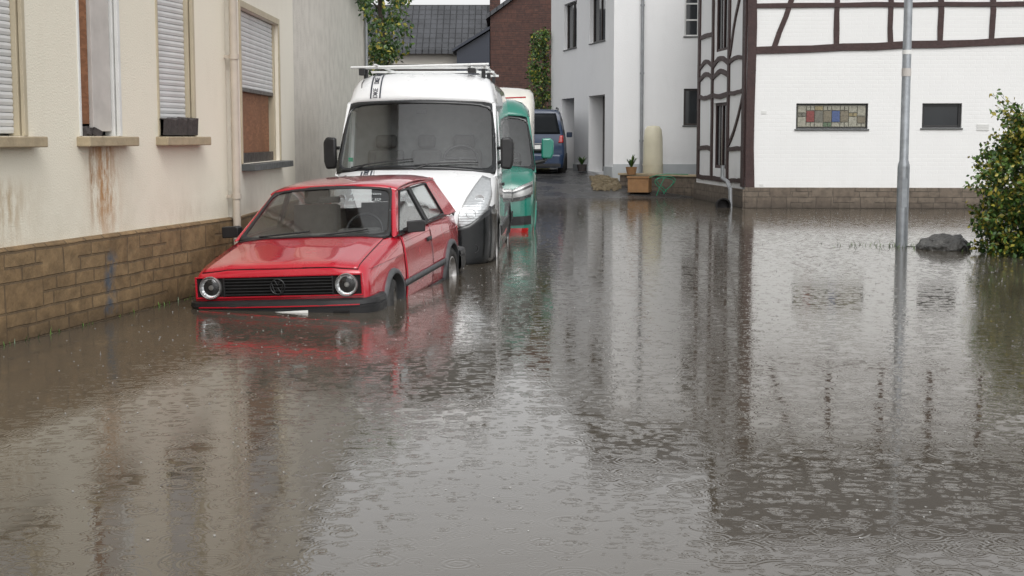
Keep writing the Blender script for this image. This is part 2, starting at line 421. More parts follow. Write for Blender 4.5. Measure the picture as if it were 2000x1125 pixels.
# ---- house A (cream plaster, stone cladding base)
gA=empty('plaster_house','old cream plaster house with brown stone cladding base and shuttered windows','house',(-5.565,2,0),(0,0,math.atan2(1,.2125)))
LA=12.88; zt=3.35
opsA=[(8.28,9.10,1.53,zt),(9.906,10.61,1.53,zt),(11.33,12.12,1.53,zt)]
mb=MB(); wall(mb,LA,6.2,opsA,.16,8); mb.obj('wall',gA,[M['wallA']])
mb=MB(); mb.prism([(-.04,-.05,-.6),(-.04,-.05,.69),(-.04,-.035,.71),(-.04,.0,.712),(-.04,.02,-.6)],(LA+.05,0,0)); mb.obj('plinth',gA,[M['brickA']])
mb=MB(); roofmesh(mb,LA,8,6.2,9.6,.4); mb.obj('roof',gA,[M['tileR'],M['wallA']])
mb=MB()
P=[(LA-.02,-.10,6.1),(LA-.02,-.10,-.2)]; mb.path(P,.040,14)
for z in(.9,2.3,3.8,5.2): mb.tube((LA-.02,-.10,z),(LA-.02,-.10,z+.05),.050,n=14); mb.box(LA-.035,-.1,z+.01,LA-.005,.0,z+.04)
mb.obj('drainpipe',gA,[M['pipeA']],smooth=40)
for i,(a,b,c,d) in enumerate(opsA):
    if i!=1:
        w=MB(); w.box(a+.01,.12,c+.01,b-.01,.15,d); w=w.obj('window',gA,[M['pane']],label='shuttered window with beige guide rails')
        shutter(w,a+.05,b-.05,c+(.16 if i==2 else .02),d,.085)
    else:
        w=MB(); w.box(a+.01,.13,c+.01,b-.01,.15,d); w=w.obj('window',gA,[M['pane']],label='window boarded with chipboard beside a pale panel')
        m2=MB(); m2.box(a+.07,.07,c+.10,a+.30,.09,d); m2.obj('board',w,[M['osb']],bevel=.003)
        m2=MB(); m2.box(a+.33,.05,c+.04,b-.06,.075,d); m2.box(a+.31,.04,c+.02,a+.36,.08,d); m2.obj('panel',w,[M['curtain']],bevel=.004)
        m2=MB()
        for k in range(16):
            x=a+.06+random.random()*.3; s=.02+random.random()*.035
            m2.box(-s,-s,0,s,s,s*1.3,0,Matrix.Translation((x,.06+random.random()*.05,c+.0))@Matrix.Rotation(random.random()*3,4,'Z')@Matrix.Rotation(.4,4,'X'))
        m2.obj('debris',w,[M['rot']])
    fr=MB(); y0,y1=.03,.12
    fr.box(a,y0,c,a+.045,y1,d); fr.box(b-.045,y0,c,b,y1,d)
    fr.box(a-.0,-.012,c,a+.03,.02,d); fr.box(b-.03,-.012,c,b+.015,.02,d)
    fr.obj('frame',w,[M['trimA'] if i!=1 else M['wframe']],bevel=.004)
    m2=MB(); m2.box(a-.05,-.12,c-.085,b+.11,.12,c-.004); m2.obj('sill',w,[M['sill']],bevel=.01)
    if i==2:
        m2=MB(); rows=[]
        for k in range(20):
            x=a+.0+(b-a-.0)*k/19; j=random.uniform(-.015,.015)
            rows.append([(x,-.04+j,c+.01),(x,-.05+j,c+.16+j),(x,.06,c+.17+j),(x,.06,c+.01),(x,-.04+j,c+.01)])
        m2.grid(rows); m2.obj('rotten_batten',w,[M['rot']],smooth=60)

# ---- house B
gB=empty('narrow_plaster_house','narrow cream house with half lowered shutter over chipboard','house',(-2.85,14.66,0),(0,0,R(90)))
opsB=[(.55,3.0,1.24,2.88)]
mb=MB(); wall(mb,4.24,6.0,opsB,.16,6,mi=0); mb.obj('wall',gB,[M['wallB']])
mb=MB(); mb.box(0.02,-.05,-.6,4.24,.02,.70); mb.obj('plinth',gB,[M['brickA']])
mb=MB(); roofmesh(mb,4.2,6,6.0,8.8,.4); mb.obj('roof',gB,[M['tileR'],M['wallB']])
a,b,c,d=opsB[0]
w=MB(); w.box(a+.01,.14,c+.01,b-.01,.155,d); w=w.obj('window',gB,[M['pane']],label='window half covered by shutter, chipboard below')
shutter(w,a+.10,b-.10,2.04,d-.02,.07)
m2=MB(); m2.box(a+.12,.10,c+.10,b-.16,.12,2.03); m2.obj('board',w,[M['osb']])
m2=MB(); m2.box(a,.04,c,a+.10,.13,d); m2.box(b-.10,.04,c,b,.13,d); m2.box(a-.06,-.015,c-.0,a+.0,.0,d+.07,); m2.box(b,-.015,c,b+.07,.0,d+.07); m2.box(a,-.015,d,b,.0,d+.07)
m2.obj('frame',w,[M['trimA']],bevel=.004)
m2=MB(); m2.box(a+.10,.05,2.015,b-.10,.10,2.055); m2.box(a+.10,.06,c,b-.10,.13,c+.11); m2.obj('rail',w,[M['dframe']])
m2=MB(); m2.box(a-.05,-.15,c-.075,b+.12,.04,c-.003); m2.obj('sill',w,[M['sillD']],bevel=.008)

# ---- wall C
gC=empty('rendered_outbuilding','weathered grey rendered outbuilding wall with ivy at its end','building',(-2.97,18.92,0),(0,0,R(90)))
mb=MB(); wall(mb,10.4,4.15,[],.1,5); mb.obj('wall',gC,[M['wallC']])
mb=MB(); mb.box(-.02,-.07,4.152,10.45,5,4.26); mb.obj('roof',gC,[M['tile']],bevel=.01)
mb=MB(); mb.path([(10.15,-.05,4.1),(10.15,-.05,1.0)],.035,10); mb.obj('drainpipe',gC,[M['pipe']],smooth=40)

# ---- house E (half timbered)
angE=math.atan2(-.06,1)
gE=empty('half_timbered_house','white half timbered house with dark beams and grey stone plinth','house',(5.04,31,0),(0,0,angE))
opsE=[(1.05,2.57,1.70,2.24),(3.71,4.54,1.72,2.24)]
mb=MB(); wall(mb,9.5,5.7,opsE,.14,.3)
mb.obj('wall',gE,[M['wallE']])
def beam(mb,p,q,w,pr=.03,yb=.02,seg=6,wob=.012,bow=0):
    p=Vector((p[0],0,p[1])); q=Vector((q[0],0,q[1])); d=(q-p); n=Vector((-d.z,0,d.x)).normalized()
    rows=[]
    for i in range(seg+1):
        c=p+d*i/seg+n*(random.uniform(-wob,wob)+bow*math.sin(math.pi*i/seg)); e=w/2*(1+random.uniform(-.08,.08))
        rows.append([c-n*e+Vector((0,yb,0)),c-n*e-Vector((0,pr,0)),c+n*e-Vector((0,pr,0)),c+n*e+Vector((0,yb,0)),c-n*e+Vector((0,yb,0))])
    mb.grid(rows)
    mb.add(rows[0][:4],[(0,1,2,3)]); mb.add(rows[-1][:4],[(0,1,2,3)])
mb=MB()
beam(mb,(.0,3.36),(9.4,3.66),.15,.034,seg=14)
beam(mb,(.0,4.30),(9.4,4.33),.10,.033,seg=14)
beam(mb,(.0,5.5),(9.4,5.5),.18,.034,seg=12)
for s in (1.88,2.99,4.04,5.11,6.2,7.3,8.4): beam(mb,(s+random.uniform(-.02,.02),3.40+s*.032),(s,5.45),.115,.028)
beam(mb,(.56,3.42),(1.22,5.4),.11,.026); beam(mb,(.08,.44),(.08,5.6),.19,.04)
mb.obj('timber_frame',gE,[M['timber']],bevel=.006)
mb=MB(); mb.box(-.02,-.06,-.6,9.5,.0,.446); mb.obj('plinth',gE,[M['brickE']],bevel=.01)
w=window(gE,*opsE[0][:4],rd=.12,frame=M['black'],bars=(0,0),sill=M['sillD'],label='window of coloured and patterned glass blocks',fw=.03)
cols=[(.19,.05,.045),(.09,.13,.08),(.06,.09,.20),(.16,.14,.10),(.27,.26,.21),(.14,.135,.11),(.24,.20,.11)]
bm_=[basic('glass_block_%s'%n,c,.15,var=(30,.35),bump=(40,.004)) for n,c in zip(('red','green','blue','brown','clear','smoke','amber'),cols)]
mb=MB(); nx=8; cw=(2.53-1.09)/nx
mb.box(1.08,.097,1.735,2.54,.099,2.21,4)
for i in range(nx):
    z=1.742; hts=random.choice([(.15,.15,.152),(.22,.08,.152),(.10,.25,.102),(.08,.15,.222)])
    for j,hh in enumerate(hts):
        mi=[4,3,4,5][(i*2+j*3)%4]
        if (i,j) in((1,1),): mi=0
        if (i,j) in((3,0),): mi=1
        if (i,j) in((4,1),): mi=2
        if (i,j) in((2,2),(6,1)): mi=6
        sub=2 if (hh<.16 and (i+j)%2) else 1
        for q in range(sub):
            mb.box(1.09+i*cw+.008+q*cw/2,.055,z+.008,1.09+i*cw+cw*(q+1)/sub-.008,.095,z+hh-.008,mi)
        z+=hh
mb.obj('glass_block',w,bm_,label='coloured glass blocks in grid',kind='stuff')
window(gE,*opsE[1][:4],rd=.12,frame=M['black'],bars=(0,0),sill=M['sillD'],fw=.06)
mb=MB(); mb.box(4.86,-.008,1.66,5.12,.0,1.80)
for zz in range(4): mb.box(4.87,-.014,1.668+zz*.034,5.11,-.0085,1.688+zz*.034)
mb.obj('vent',gE,[M['wframe']])
mb=MB(); mb.box(.31,-.01,2.02,.42,.0,2.08); mb.obj('vent',gE,[M['wframe']])
mb=MB(); mb.box(.30,-.012,.48,.38,.0,.52); mb.obj('vent',gE,[M['wframe']])
Tside=(Matrix.Translation((5.04,31,0))@Matrix.Rotation(angE,4,'Z')).inverted()@Matrix.Translation((4.62,36.0,0))@Matrix.Rotation(math.atan2(-5.0,.42),4,'Z')
def baked(o):
    for v in o.data.vertices: v.co=Tside@v.co
    for ch in o.children: baked(ch)
mb=MB(); opsS=[(1.85,3.25,.80,2.32),(1.85,3.25,3.5,5.0)]
wall(mb,5.0,5.7,opsS,.12,.3); o=mb.obj('wall',gE,[M['wallD']],label='lane side wall with narrow windows'); baked(o)
for q in opsS: baked(window(gE,*q,rd=.1,frame=M['timber'],bars=(1,0),fw=.07))
mb=MB()
beam(mb,(.25,.5),(.22,5.6),.20,.04,seg=10,wob=.01)
beam(mb,(1.74,.5),(1.72,5.6),.16,.04,seg=10,wob=.015); beam(mb,(3.36,.5),(3.38,5.6),.16,.04,seg=10,wob=.015)
beam(mb,(4.83,.45),(4.83,5.6),.26,.045,seg=10,wob=.008)
for z,bw in((.55,0),(1.25,.03),(2.50,-.04),(2.92,.12),(3.20,.14),(3.95,.0),(5.3,0)):
    beam(mb,(.36,z),(1.66,z),.10,.036,bow=bw,wob=.008)
    if not(.8<z<2.3 or 3.5<z<5.0): beam(mb,(1.82,z),(3.28,z),.11,.036,bow=bw,wob=.008)
    if z in(.55,1.25,2.50,3.20,5.3): beam(mb,(3.44,z),(4.69,z+.03),.09,.035,bow=bw*.4,wob=.008)
beam(mb,(3.46,3.35),(4.66,4.9),.10,.032,bow=.12); beam(mb,(3.46,1.35),(4.66,2.4),.09,.032,bow=-.10)
o=mb.obj('timber_frame',gE,[M['timber']],label='dark timber framing of lane side wall'); baked(o)
mb=MB(); mb.box(0,-.07,-.6,5.06,.0,.40); o=mb.obj('plinth',gE,[M['brickE']]); baked(o)
mb=MB(); pr=[(-.25,-.45,5.45),(9.7,-.45,5.45),(9.7,4.0,8.4),(-.25,4.0,8.4)]; mb.prism(pr,(0,0,.18))
mb.prism([(-.25,4.0,8.4),(9.7,4.0,8.4),(9.7,8.2,5.6),(-.25,8.2,5.6)],(0,0,.18)); mb.obj('roof',gE,[M['tile']])
mb=MB(); mb.add([(0,.15,5.7),(-.1,7.6,5.7),(-.05,4.0,8.35)],[(0,1,2)]); mb.obj('gable',gE,[M['wallD']])
mb=MB(); mb.path([(-.42,.9,.9),(-.42,.9,.62),(-.34,.5,.55),(-.32,.1,.42),(-.30,.1,-.2)],.045,12); mb.obj('drainpipe',gE,[M['pipe']],smooth=40)
# ---- house D
tx,ty=2.74,39.0
gD=empty('white_stucco_house','two storey white stucco house with dark framed windows and grey plinth','house',(tx,ty,0),(0,0,math.atan2(-.09,1)))
opsD=[(1.88,2.6,1.84,2.82),(1.88,2.6,4.21,5.5)]
mb=MB(); wall(mb,4.2,6.6,opsD,.14,.3); mb.obj('wall',gD,[M['wallD']])
window(gD,*opsD[0],rd=.12,frame=M['dframe'],bars=(0,0),sill=M['sillD'])
window(gD,*opsD[1],rd=.12,frame=M['wframe'],bars=(1,2),sill=M['sillD'],fw=.04)
mb=MB(); mb.box(.0,-.03,-.3,4.2,.0,.80); mb.obj('plinth',gD,[M['grayplinth']])
mb=MB(); mb.path([(.76,-.09,6.5),(.76,-.09,.5)],.045,12)
for z in(1.4,3.2,5.0): mb.tube((.76,-.09,z),(.76,-.09,z+.05),.06,n=12)
mb.obj('drainpipe',gD,[M['pipe']],smooth=40)
TD=(Matrix.Translation((tx,ty,0))@Matrix.Rotation(math.atan2(-.09,1),4,'Z')).inverted()@Matrix.Translation((1.25,46.3,0))@Matrix.Rotation(math.atan2(-7.3,1.49),4,'Z')
Tside=TD
L=7.45
def tt(t0,t1): return (L-t1*1.02,L-t0*1.02)
opsd=[(*tt(.87,2.52),4.18,5.56),(*tt(4.03,5.6),4.18,5.56),(*tt(.87,2.6),.55,2.70),(*tt(4.3,5.9),.55,2.70)]
mb=MB(); wall(mb,L,6.6,opsd,.5,.6); o=mb.obj('wall',gD,[M['wallD']],label='entrance side wall with recessed doors'); baked(o)
for q in opsd[:2]: baked(window(gD,*q,rd=.16,frame=M['dframe'],bars=(1,0),sill=M['sillD']))
for q in opsd[2:]:
    a,b,c,d=q
    m2=MB(); m2.box(a,.42,c,b,.47,d); m2.box(a+.1,.40,c+.1,b-.1,.42,c+.9); m2.box(a+.1,.40,c+1.0,b-.1,.42,d-.1)
    o=m2.obj('door',gD,[M['dframe']],bevel=.006)
    m3=MB(); m3.tube((b-.2,.37,c+.95),(b-.2,.37,c+1.15),.015); h_=m3.obj('handle',o,[M['rim']])
    baked(o)
for a_,b_ in((0,opsd[3][0]),(opsd[3][1],opsd[2][0]),(opsd[2][1],L)):
    mb=MB(); mb.box(a_,-.03,-.3,b_,.0,.72); o=mb.obj('plinth',gD,[M['grayplinth']]); baked(o)
mb=MB(); mb.prism([(-.5,-.4,6.55),(4.4,-.4,6.55),(3.6,7.6,6.75),(-2.1,7.6,6.75)],(0,0,.2)); mb.prism([(-.5,-.4,6.75),(4.4,-.4,6.75),(3.8,3.5,8.4),(-.8,3.5,8.4)],(0,0,.05)); mb.obj('roof',gD,[M['tile']])

# ---- background buildings F, G
gF=empty('tiled_roof_house','low house with dark tiled roof and chimney','house',(-6.2,54,0))
mb=MB(); wall(mb,6.0,4.85,[],.1,4.4); mb.obj('wall',gF,[M['wallC']])
mb=MB(); roofmesh(mb,6.0,4.4,4.85,6.45,.35); mb.obj('roof',gF,[M['tile'],M['wallC']])
mb=MB(); mb.box(5.35,1.6,5.7,5.75,2.0,6.95); mb.box(5.30,1.55,6.95,5.80,2.05,7.03); mb.obj('chimney',gF,[M['brickG']])
mb=MB(); mb.box(1.2,-.5,.3,5.3,-.3,4.2); mb.obj('wooden_screen',gF,[M['rot']])
gG=empty('brick_building','dark red brick gable building with sloping roof edge','building',(-.78,52,0))
mb=MB(); mb.prism([(0,0,0),(0,0,5.8),(3.2,0,8.1),(6.4,0,5.8),(6.4,0,0)],(0,6,0)); mb.obj('wall',gG,[M['brickG']])
mb=MB(); mb.prism([(-.15,-.15,5.72),(3.2,-.15,8.13),(3.2,-.15,8.28),(-.15,-.15,5.87)],(0,6.3,0)); mb.prism([(3.2,-.15,8.13),(6.6,-.15,5.7),(6.6,-.15,5.85),(3.2,-.15,8.28)],(0,6.3,0)); mb.obj('roof',gG,[M['tile']])
mb=MB(); mb.prism([(-1.35,-.3,4.55),(-.02,-.3,5.35),(-.02,-.3,5.45),(-1.35,-.3,4.65)],(0,3,0)); mb.prism([(-1.2,-.1,.3),(-.02,-.1,.3),(-.02,-.1,5.3),(-1.2,-.1,4.6)],(0,2,0)); mb.obj('lean_to',gG,[M['txtd']])

# ------------------------------------------------------------------ low wall, tank, planter, hose
gW=empty('low_stone_wall','low stone garden wall beside the wet lane','wall',(2.85,38.1,0),(0,0,math.atan2(-1.9,1.95)))
mb=MB(); mb.box(0,0,-.4,2.75,.22,.52); mb.obj('wall',gW,[M['brickE']],bevel=.02)
mb=MB(); mb.box(-.03,-.04,.522,2.78,.26,.58); mb.obj('coping',gW,[M['sill']],bevel=.012)
mb=MB(); mb.lathe([(.26,0),(.27,.02),(.26,.5),(.25,1.0),(.225,1.22),(.16,1.31),(.0,1.33)],(3.72,38.0,.50),(0,0,1),n=24); 
mb.lathe([(.275,.0),(.275,.05)],(3.72,38.0,.78),(0,0,1),n=24)
o=mb.obj('water_tank',None,[M['tank']],smooth=50,label='tall beige plastic water tank beside white house',category='water tank')
mb=MB(); mb.box(-.27,-.2,0,.27,.2,.40); mb.box(-.29,-.22,.36,.29,.22,.41); mb.box(-.23,-.17,.411,.23,.17,.414,1)
o=mb.obj('planter_box',None,[M['terra'],M['soil']],bevel=.01,label='orange brown planter box beside low wall',category='planter'); o.location=(3.28,36.9,.12); o.rotation_euler=(0,0,-.3)
mb=MB()
for k in range(2):
    pts=[]; 
    for i in range(41):
        a=2*math.pi*i/40; pts.append((3.85+.17*math.cos(a)+k*.05+.1*math.sin(a*2),36.35+k*.03,.30+.20*math.sin(a)+.04*k))
    mb.path(pts,.009,6)
mb.path([(3.5,36.6,.5),(3.65,36.4,.56),(3.9,36.32,.60),(4.4,35.9,.60)],.010,6); mb.path([(3.65,36.3,.05),(3.75,36.3,.3),(3.85,36.3,.5)],.010,6)
mb.obj('garden_hose',None,[M['hose']],smooth=60,label='coiled green garden hose hanging on low wall',category='hose')
mb=MB(); mb.lathe([(.15,0),(.17,.1),(.17,.12),(.14,.12),(.13,.02),(.0,.01)],(0,0,0),(1,0,0),n=20); o=mb.obj('drain_pipe_end',None,[M['gap']],smooth=40,label='round dark drain pipe end at plinth waterline',category='drain'); o.location=(4.55,31.1,.05); o.rotation_euler=(0,0,R(-80))
mb=MB()
for i in range(260):
    x=random.uniform(2.15,2.85); y=38.2+random.uniform(-.9,1.5); r=random.uniform(.03,.07)
    c=Vector((x,y,gz(x,y)+.03)); 
    vs=[c+Vector((r*random.uniform(.6,1)*sx,r*random.uniform(.6,1)*sy,r*random.uniform(.4,.9)*sz)) for sx in(-1,1) for sy in(-1,1) for sz in(-1,1)]
    mb.add(vs,[(0,1,3,2),(4,6,7,5),(0,4,5,1),(2,3,7,6),(0,2,6,4),(1,5,7,3)])
mb.obj('gravel',None,[M['soil']],kind='stuff')

# ------------------------------------------------------------------ vegetation
def leaf(mb,c,s,mi,hang=0):
    n=Vector((random.gauss(0,1),random.gauss(0,1),random.gauss(0,1)+.4)).normalized()
    a=n.orthogonal().normalized(); a.rotate(Matrix.Rotation(random.random()*6.28,3,n))
    if hang: a=(a+Vector((0,0,-hang))).normalized()
    b=n.cross(a).normalized(); c=Vector(c)
    mb.add([c,c+a*s*.5+b*s*.3+n*s*.06,c+a*s,c+a*s*.5-b*s*.3+n*s*.06],[(0,1,2),(0,2,3)],mi)
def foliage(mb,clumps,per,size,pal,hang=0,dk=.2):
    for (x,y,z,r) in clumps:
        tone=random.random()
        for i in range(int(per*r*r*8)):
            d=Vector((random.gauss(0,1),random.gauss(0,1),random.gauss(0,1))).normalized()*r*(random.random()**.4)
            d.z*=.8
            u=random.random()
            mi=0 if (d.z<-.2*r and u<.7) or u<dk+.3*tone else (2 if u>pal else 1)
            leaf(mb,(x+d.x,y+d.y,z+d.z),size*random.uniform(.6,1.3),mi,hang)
gS=empty('shrub','dense green shrub with yellow tinted leaves at the water edge','shrub',(6.88,18.6,0))
mb=MB(); 
for i in range(16):
    a=random.uniform(0,6.28); q=Vector((0.2,0,-.1)); d=Vector((math.cos(a)*.16,math.sin(a)*.16,.36))
    for k in range(4):
        n_=q+d*random.uniform(.8,1.1)+Vector((random.uniform(-.06,.06),random.uniform(-.06,.06),0)); mb.tube(q,n_,.02-.004*k,.016-.004*k,6); q=n_; d.z*=.9
sprays=[]
for i in range(150):
    a=random.uniform(1.9,4.6); z=random.uniform(.10,1.85); w=.82 if z<1.2 else .55
    p=Vector((math.cos(a)*w+.22,math.sin(a)*.6,z)); d=Vector((math.cos(a)*.045,random.uniform(-.03,.03),random.uniform(-.02,.045)))
    n_=random.randint(4,8); sprays.append((p,d,n_)); mb.tube(p,p+d*n_,.004,.002,4)
mb.obj('stem',gS,[M['bark']])
cl=[]
for i in range(480):
    a=random.uniform(0,6.28); rr=random.random()**.45; z=random.uniform(.0,1.80)
    w=(.90+.14*math.sin(z*2.2)) if z<1.1 else 1.02*(1-.60*(z-1.1))
    w*=1+.12*math.sin(a*5+z*4)
    cl.append((rr*w*math.cos(a)*1.0+.22,rr*w*math.sin(a)*.9,z,random.uniform(.10,.20)))
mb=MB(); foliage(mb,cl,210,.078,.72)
for p,d,n_ in sprays:
    for k in range(n_+1):
        leaf(mb,p+d*k,.075,random.choice((1,1,2))); leaf(mb,p+d*(k+.5),.06,random.choice((0,1,2)))
mb.obj('crown',gS,[M['leafD'],M['leafM'],M['leafY']],recalc=False)
mb=MB()
def blade(x,y,z,h,lean):
    a=random.uniform(0,6.28); w=.006
    p=Vector((x,y,z)); l=Vector((math.cos(a),math.sin(a),0))*lean; s=Vector((-math.sin(a),math.cos(a),0))*w
    mb.add([p-s,p+s,p+l*.4+s*.7+Vector((0,0,h*.6)),p+l*.4-s*.7+Vector((0,0,h*.6)),p+l+Vector((0,0,h))],[(0,1,2,3),(3,2,4)],random.choice((0,1,1)))
for i in range(330):
    cx,cy=random.choice(((4.95,20.2),(5.3,20.1),(5.6,19.9),(5.72,19.7),(6.35,19.4),(6.5,19.1),(6.2,19.3)))
    blade(cx+random.gauss(0,.20),cy+random.gauss(0,.22),-.06,random.uniform(.06,.13)+(.08 if random.random()<.12 else 0),random.uniform(.04,.20))
for i in range(900):
    x=random.uniform(6.2,9.5); y=18.3+random.uniform(-1.3,1.6); blade(x,y,gz(x,y)-.02,random.uniform(.08,.25),random.uniform(.02,.12))
for s_ in range(60):
    s=random.uniform(7.6,12); q=Vector((-5.565,2,0))+Vector((.2079,.978,0))*s+Vector((.978,-.2079,0))*.07
    blade(q.x,q.y,-.05,random.uniform(.06,.12),.04)
mb.obj('grass',None,[M['leafD'],M['leafM']],recalc=False,kind='stuff')
def climber(name,label,loc,cl,per,size,stemtop,hang=.3,dk=.2):
    g=empty(name,label,'climbing plant',loc)
    mb=MB(); q=Vector((0,0,-.3)); 
    while q.z<stemtop:
        n_=q+Vector((random.uniform(-.1,.1),random.uniform(-.1,.1),.45)); mb.tube(q,n_,.05,.045,8)
        if q.z>stemtop*.4: mb.tube(q,q+Vector((random.uniform(-.5,.5),random.uniform(-.3,.3),.3)),.025,.01,6)
        q=n_
    mb.obj('stem',g,[M['bark']])
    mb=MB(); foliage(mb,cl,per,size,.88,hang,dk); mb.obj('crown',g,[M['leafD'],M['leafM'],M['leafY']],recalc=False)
cl=[(random.uniform(-.35,.45)*(1 if z>3.4 else .55)-(.12 if z<3.5 else 0),random.uniform(-1.2,1.2),z,random.uniform(.14,.28)) for z in [random.uniform(2.95,5.0) for _ in range(80)]]
for i in range(40):
    y=random.uniform(-4.2,-.8); cl.append((-.16+random.uniform(-.05,.12),y,random.uniform(3.55+.12*abs(y),4.45),random.uniform(.07,.15)))
climber('ivy','green ivy spilling over the end of the grey wall',(-2.72,30.6,0),cl,100,.10,4.6,hang=.6,dk=.4)
cl=[(random.uniform(-.34,.30)*(1.1-(z-2.6)/3.2*.7),random.uniform(-.4,.4),z,random.uniform(.15,.26)) for z in [random.uniform(.8,4.9) for _ in range(130)]]
climber('ivy','tall green climbing plant on the corner of the white house',(.92,46.6,.5),[(x,y,z-.5,r) for x,y,z,r in cl],90,.10,3.8)
for (x,y,z,n_,h,lab) in((3.12,37.6,.55,26,.42,'spiky green plant behind low stone wall'),(2.0,41.2,.55,30,.35,'small plant in dark pot by entrance')):
    g=empty('potted_plant',lab,'plant',(x,y,z))
    m2=MB(); m2.lathe([(.0,0),(.11,0),(.15,.2),(.13,.2),(.12,.17),(0,.17)],(0,0,0),(0,0,1),n=16); m2.obj('pot',g,[M['terra'] if x>3 else M['rot']],smooth=40)
    m2=MB()
    for i in range(n_):
        a=random.uniform(0,6.28); l=random.uniform(.6,1)*h; d=Vector((math.cos(a),math.sin(a),0)); s=Vector((-math.sin(a),math.cos(a),0))*.02; e=random.uniform(.3,.9)
        p=Vector((0,0,.17)); m1=p+d*l*e*.5+Vector((0,0,l*.7)); tp=p+d*l*e+Vector((0,0,l*(1.1-.5*e)))
        m2.add([p-s,p+s,m1+s,m1-s,tp],[(0,1,2,3),(3,2,4)],i%2)
    m2.obj('leaves',g,[M['leafD'],M['leafM']],recalc=False)

# ------------------------------------------------------------------ lamp post, rock
gL=empty('street_lamp','galvanised steel street lamp post standing in flood water','street lamp',(5.46,20.05,0))
mb=MB(); mb.lathe([(.083,-.5),(.083,1.1),(.080,1.14),(.062,1.2),(.058,3.2),(.048,5.4),(.0,5.41)],(0,0,0),(0,0,1),n=24)
mb.box(-.035,-.086,.55,.035,-.078,.95); mb.obj('pole',gL,[M['galv']],smooth=40)
mb=MB(); mb.path([(0,0,5.3),(0,-.15,5.5),(0,-.5,5.6)],.03,10); mb.lathe([(0,0),(.09,.03),(.14,.25),(.12,.5),(0,.58)],(0,-.45,5.6),(0,-1,.1),n=16); mb.obj('lamp_head',gL,[M['galv']],smooth=50)
mb=MB(); mb.lathe([(.063,0),(.063,.06)],(0,0,2.66),(0,0,1),n=24); mb.obj('sticker',gL,[M['platew']],smooth=40)
mb=MB(); mb.lathe([(.0645,-.30),(.0645,-.19)],(0,0,2.66),(0,0,1),n=24);  mb.obj('sticker',gL,[M['curtain']],smooth=40)
bm=bmesh.new(); bmesh.ops.create_icosphere(bm,subdivisions=5,radius=1)
pl_=[(Vector((random.gauss(0,1),random.gauss(0,1),random.gauss(0,.8))).normalized(),random.uniform(.58,.85)) for _ in range(22)]+[(Vector((.15,-.1,1)).normalized(),.60),(Vector((-.5,-.3,.9)).normalized(),.55)]
for v in bm.verts:
    q=v.co*1.0
    for n_,d_ in pl_:
        e=q.dot(n_)-d_
        if e>0: q-=n_*e
    q+=v.co*(mn.noise(v.co*3)*.10+mn.noise(v.co*9)*.05)
    v.co=Vector((q.x*.52,q.y*.34,q.z*.32))
me=bpy.data.meshes.new('boulder'); bm.to_mesh(me); bm.free(); me.materials.append(M['rock'])
me.shade_smooth(); me.set_sharp_from_angle(angle=R(22))
o=bpy.data.objects.new('boulder',me); COL.objects.link(o); o.location=(5.94,19.55,-.01); o['label']='flat dark grey boulder at the water edge'; o['category']='rock'

# ------------------------------------------------------------------ vehicle tools
class Body:
    def __init__(s,st): s.st=st
    def prof(s,y):
        st=s.st
        if y<=st[0][0]: return st[0][1]
        for a,b in zip(st[:-1],st[1:]):
            if y<=b[0]:
                f=(y-a[0])/(b[0]-a[0]); return [(p[0]*(1-f)+q[0]*f,p[1]*(1-f)+q[1]*f) for p,q in zip(a[1],b[1])]
        return st[-1][1]
    def sidex(s,y,z):
        p=s.prof(y)[1:8]
        if z<=p[0][1]: return p[0][0]
        for a,b in zip(p[:-1],p[1:]):
            if z<=b[1]: return a[0]+(b[0]-a[0])*(z-a[1])/max(1e-6,b[1]-a[1])
        return p[-1][0]
    def topz(s,y,x):
        p=s.prof(y)[7:]; x=abs(x)
        if x>=p[0][0]: return p[0][1]
        for a,b in zip(p[:-1],p[1:]):
            if x>=b[0]: return a[1]+(b[1]-a[1])*(a[0]-x)/max(1e-6,a[0]-b[0])
        return p[-1][1]
    def fronty(s,x,z):
        y=s.st[0][0]; y1=y+2.5; x=abs(x)
        while y<y1:
            p7=s.prof(y)[7]
            ins=(z<=s.topz(y,x)) if x<=p7[0] else (x<=s.sidex(y,z) and z<=p7[1])
            if ins: return y
            y+=.004
        return y1
    def mesh(s,mb,dark=1):
        rings=[]
        for (y,p,tub) in s.st:
            rings.append([(x,y,z) for x,z in p]+[(-x,y,z) for x,z in reversed(p[1:-1])])
        n=len(rings[0]); K=len(s.st[0][1]); o=len(mb.v)
        for r in rings: mb.v+=r
        for i in range(len(rings)-1):
            for j in range(n):
                j2=(j+1)%n; h=j if j<K-1 else n-1-j
                mb.f.append([o+i*n+j,o+i*n+j2,o+(i+1)*n+j2,o+(i+1)*n+j])
                tb=s.st[i][2] or s.st[i+1][2]
                mb.m.append(dark if (tb and h>=7) else 0)
        mb.f.append([o+j for j in range(n)][::-1]); mb.m.append(0)
        mb.f.append([o+(len(rings)-1)*n+j for j in range(n)]); mb.m.append(0)
def cut(o,cut_mb,mats,ang=48):
    c=cut_mb.obj('cutter',None,mats)
    md=o.modifiers.new('bool','BOOLEAN'); md.object=c; md.operation='DIFFERENCE'; md.solver='EXACT'
    bpy.context.view_layer.update()
    me=bpy.data.meshes.new_from_object(o.evaluated_get(bpy.context.evaluated_depsgraph_get()))
    o.modifiers.remove(md); o.data=me; bpy.data.objects.remove(c)
    me.shade_smooth(); me.set_sharp_from_angle(angle=R(ang))
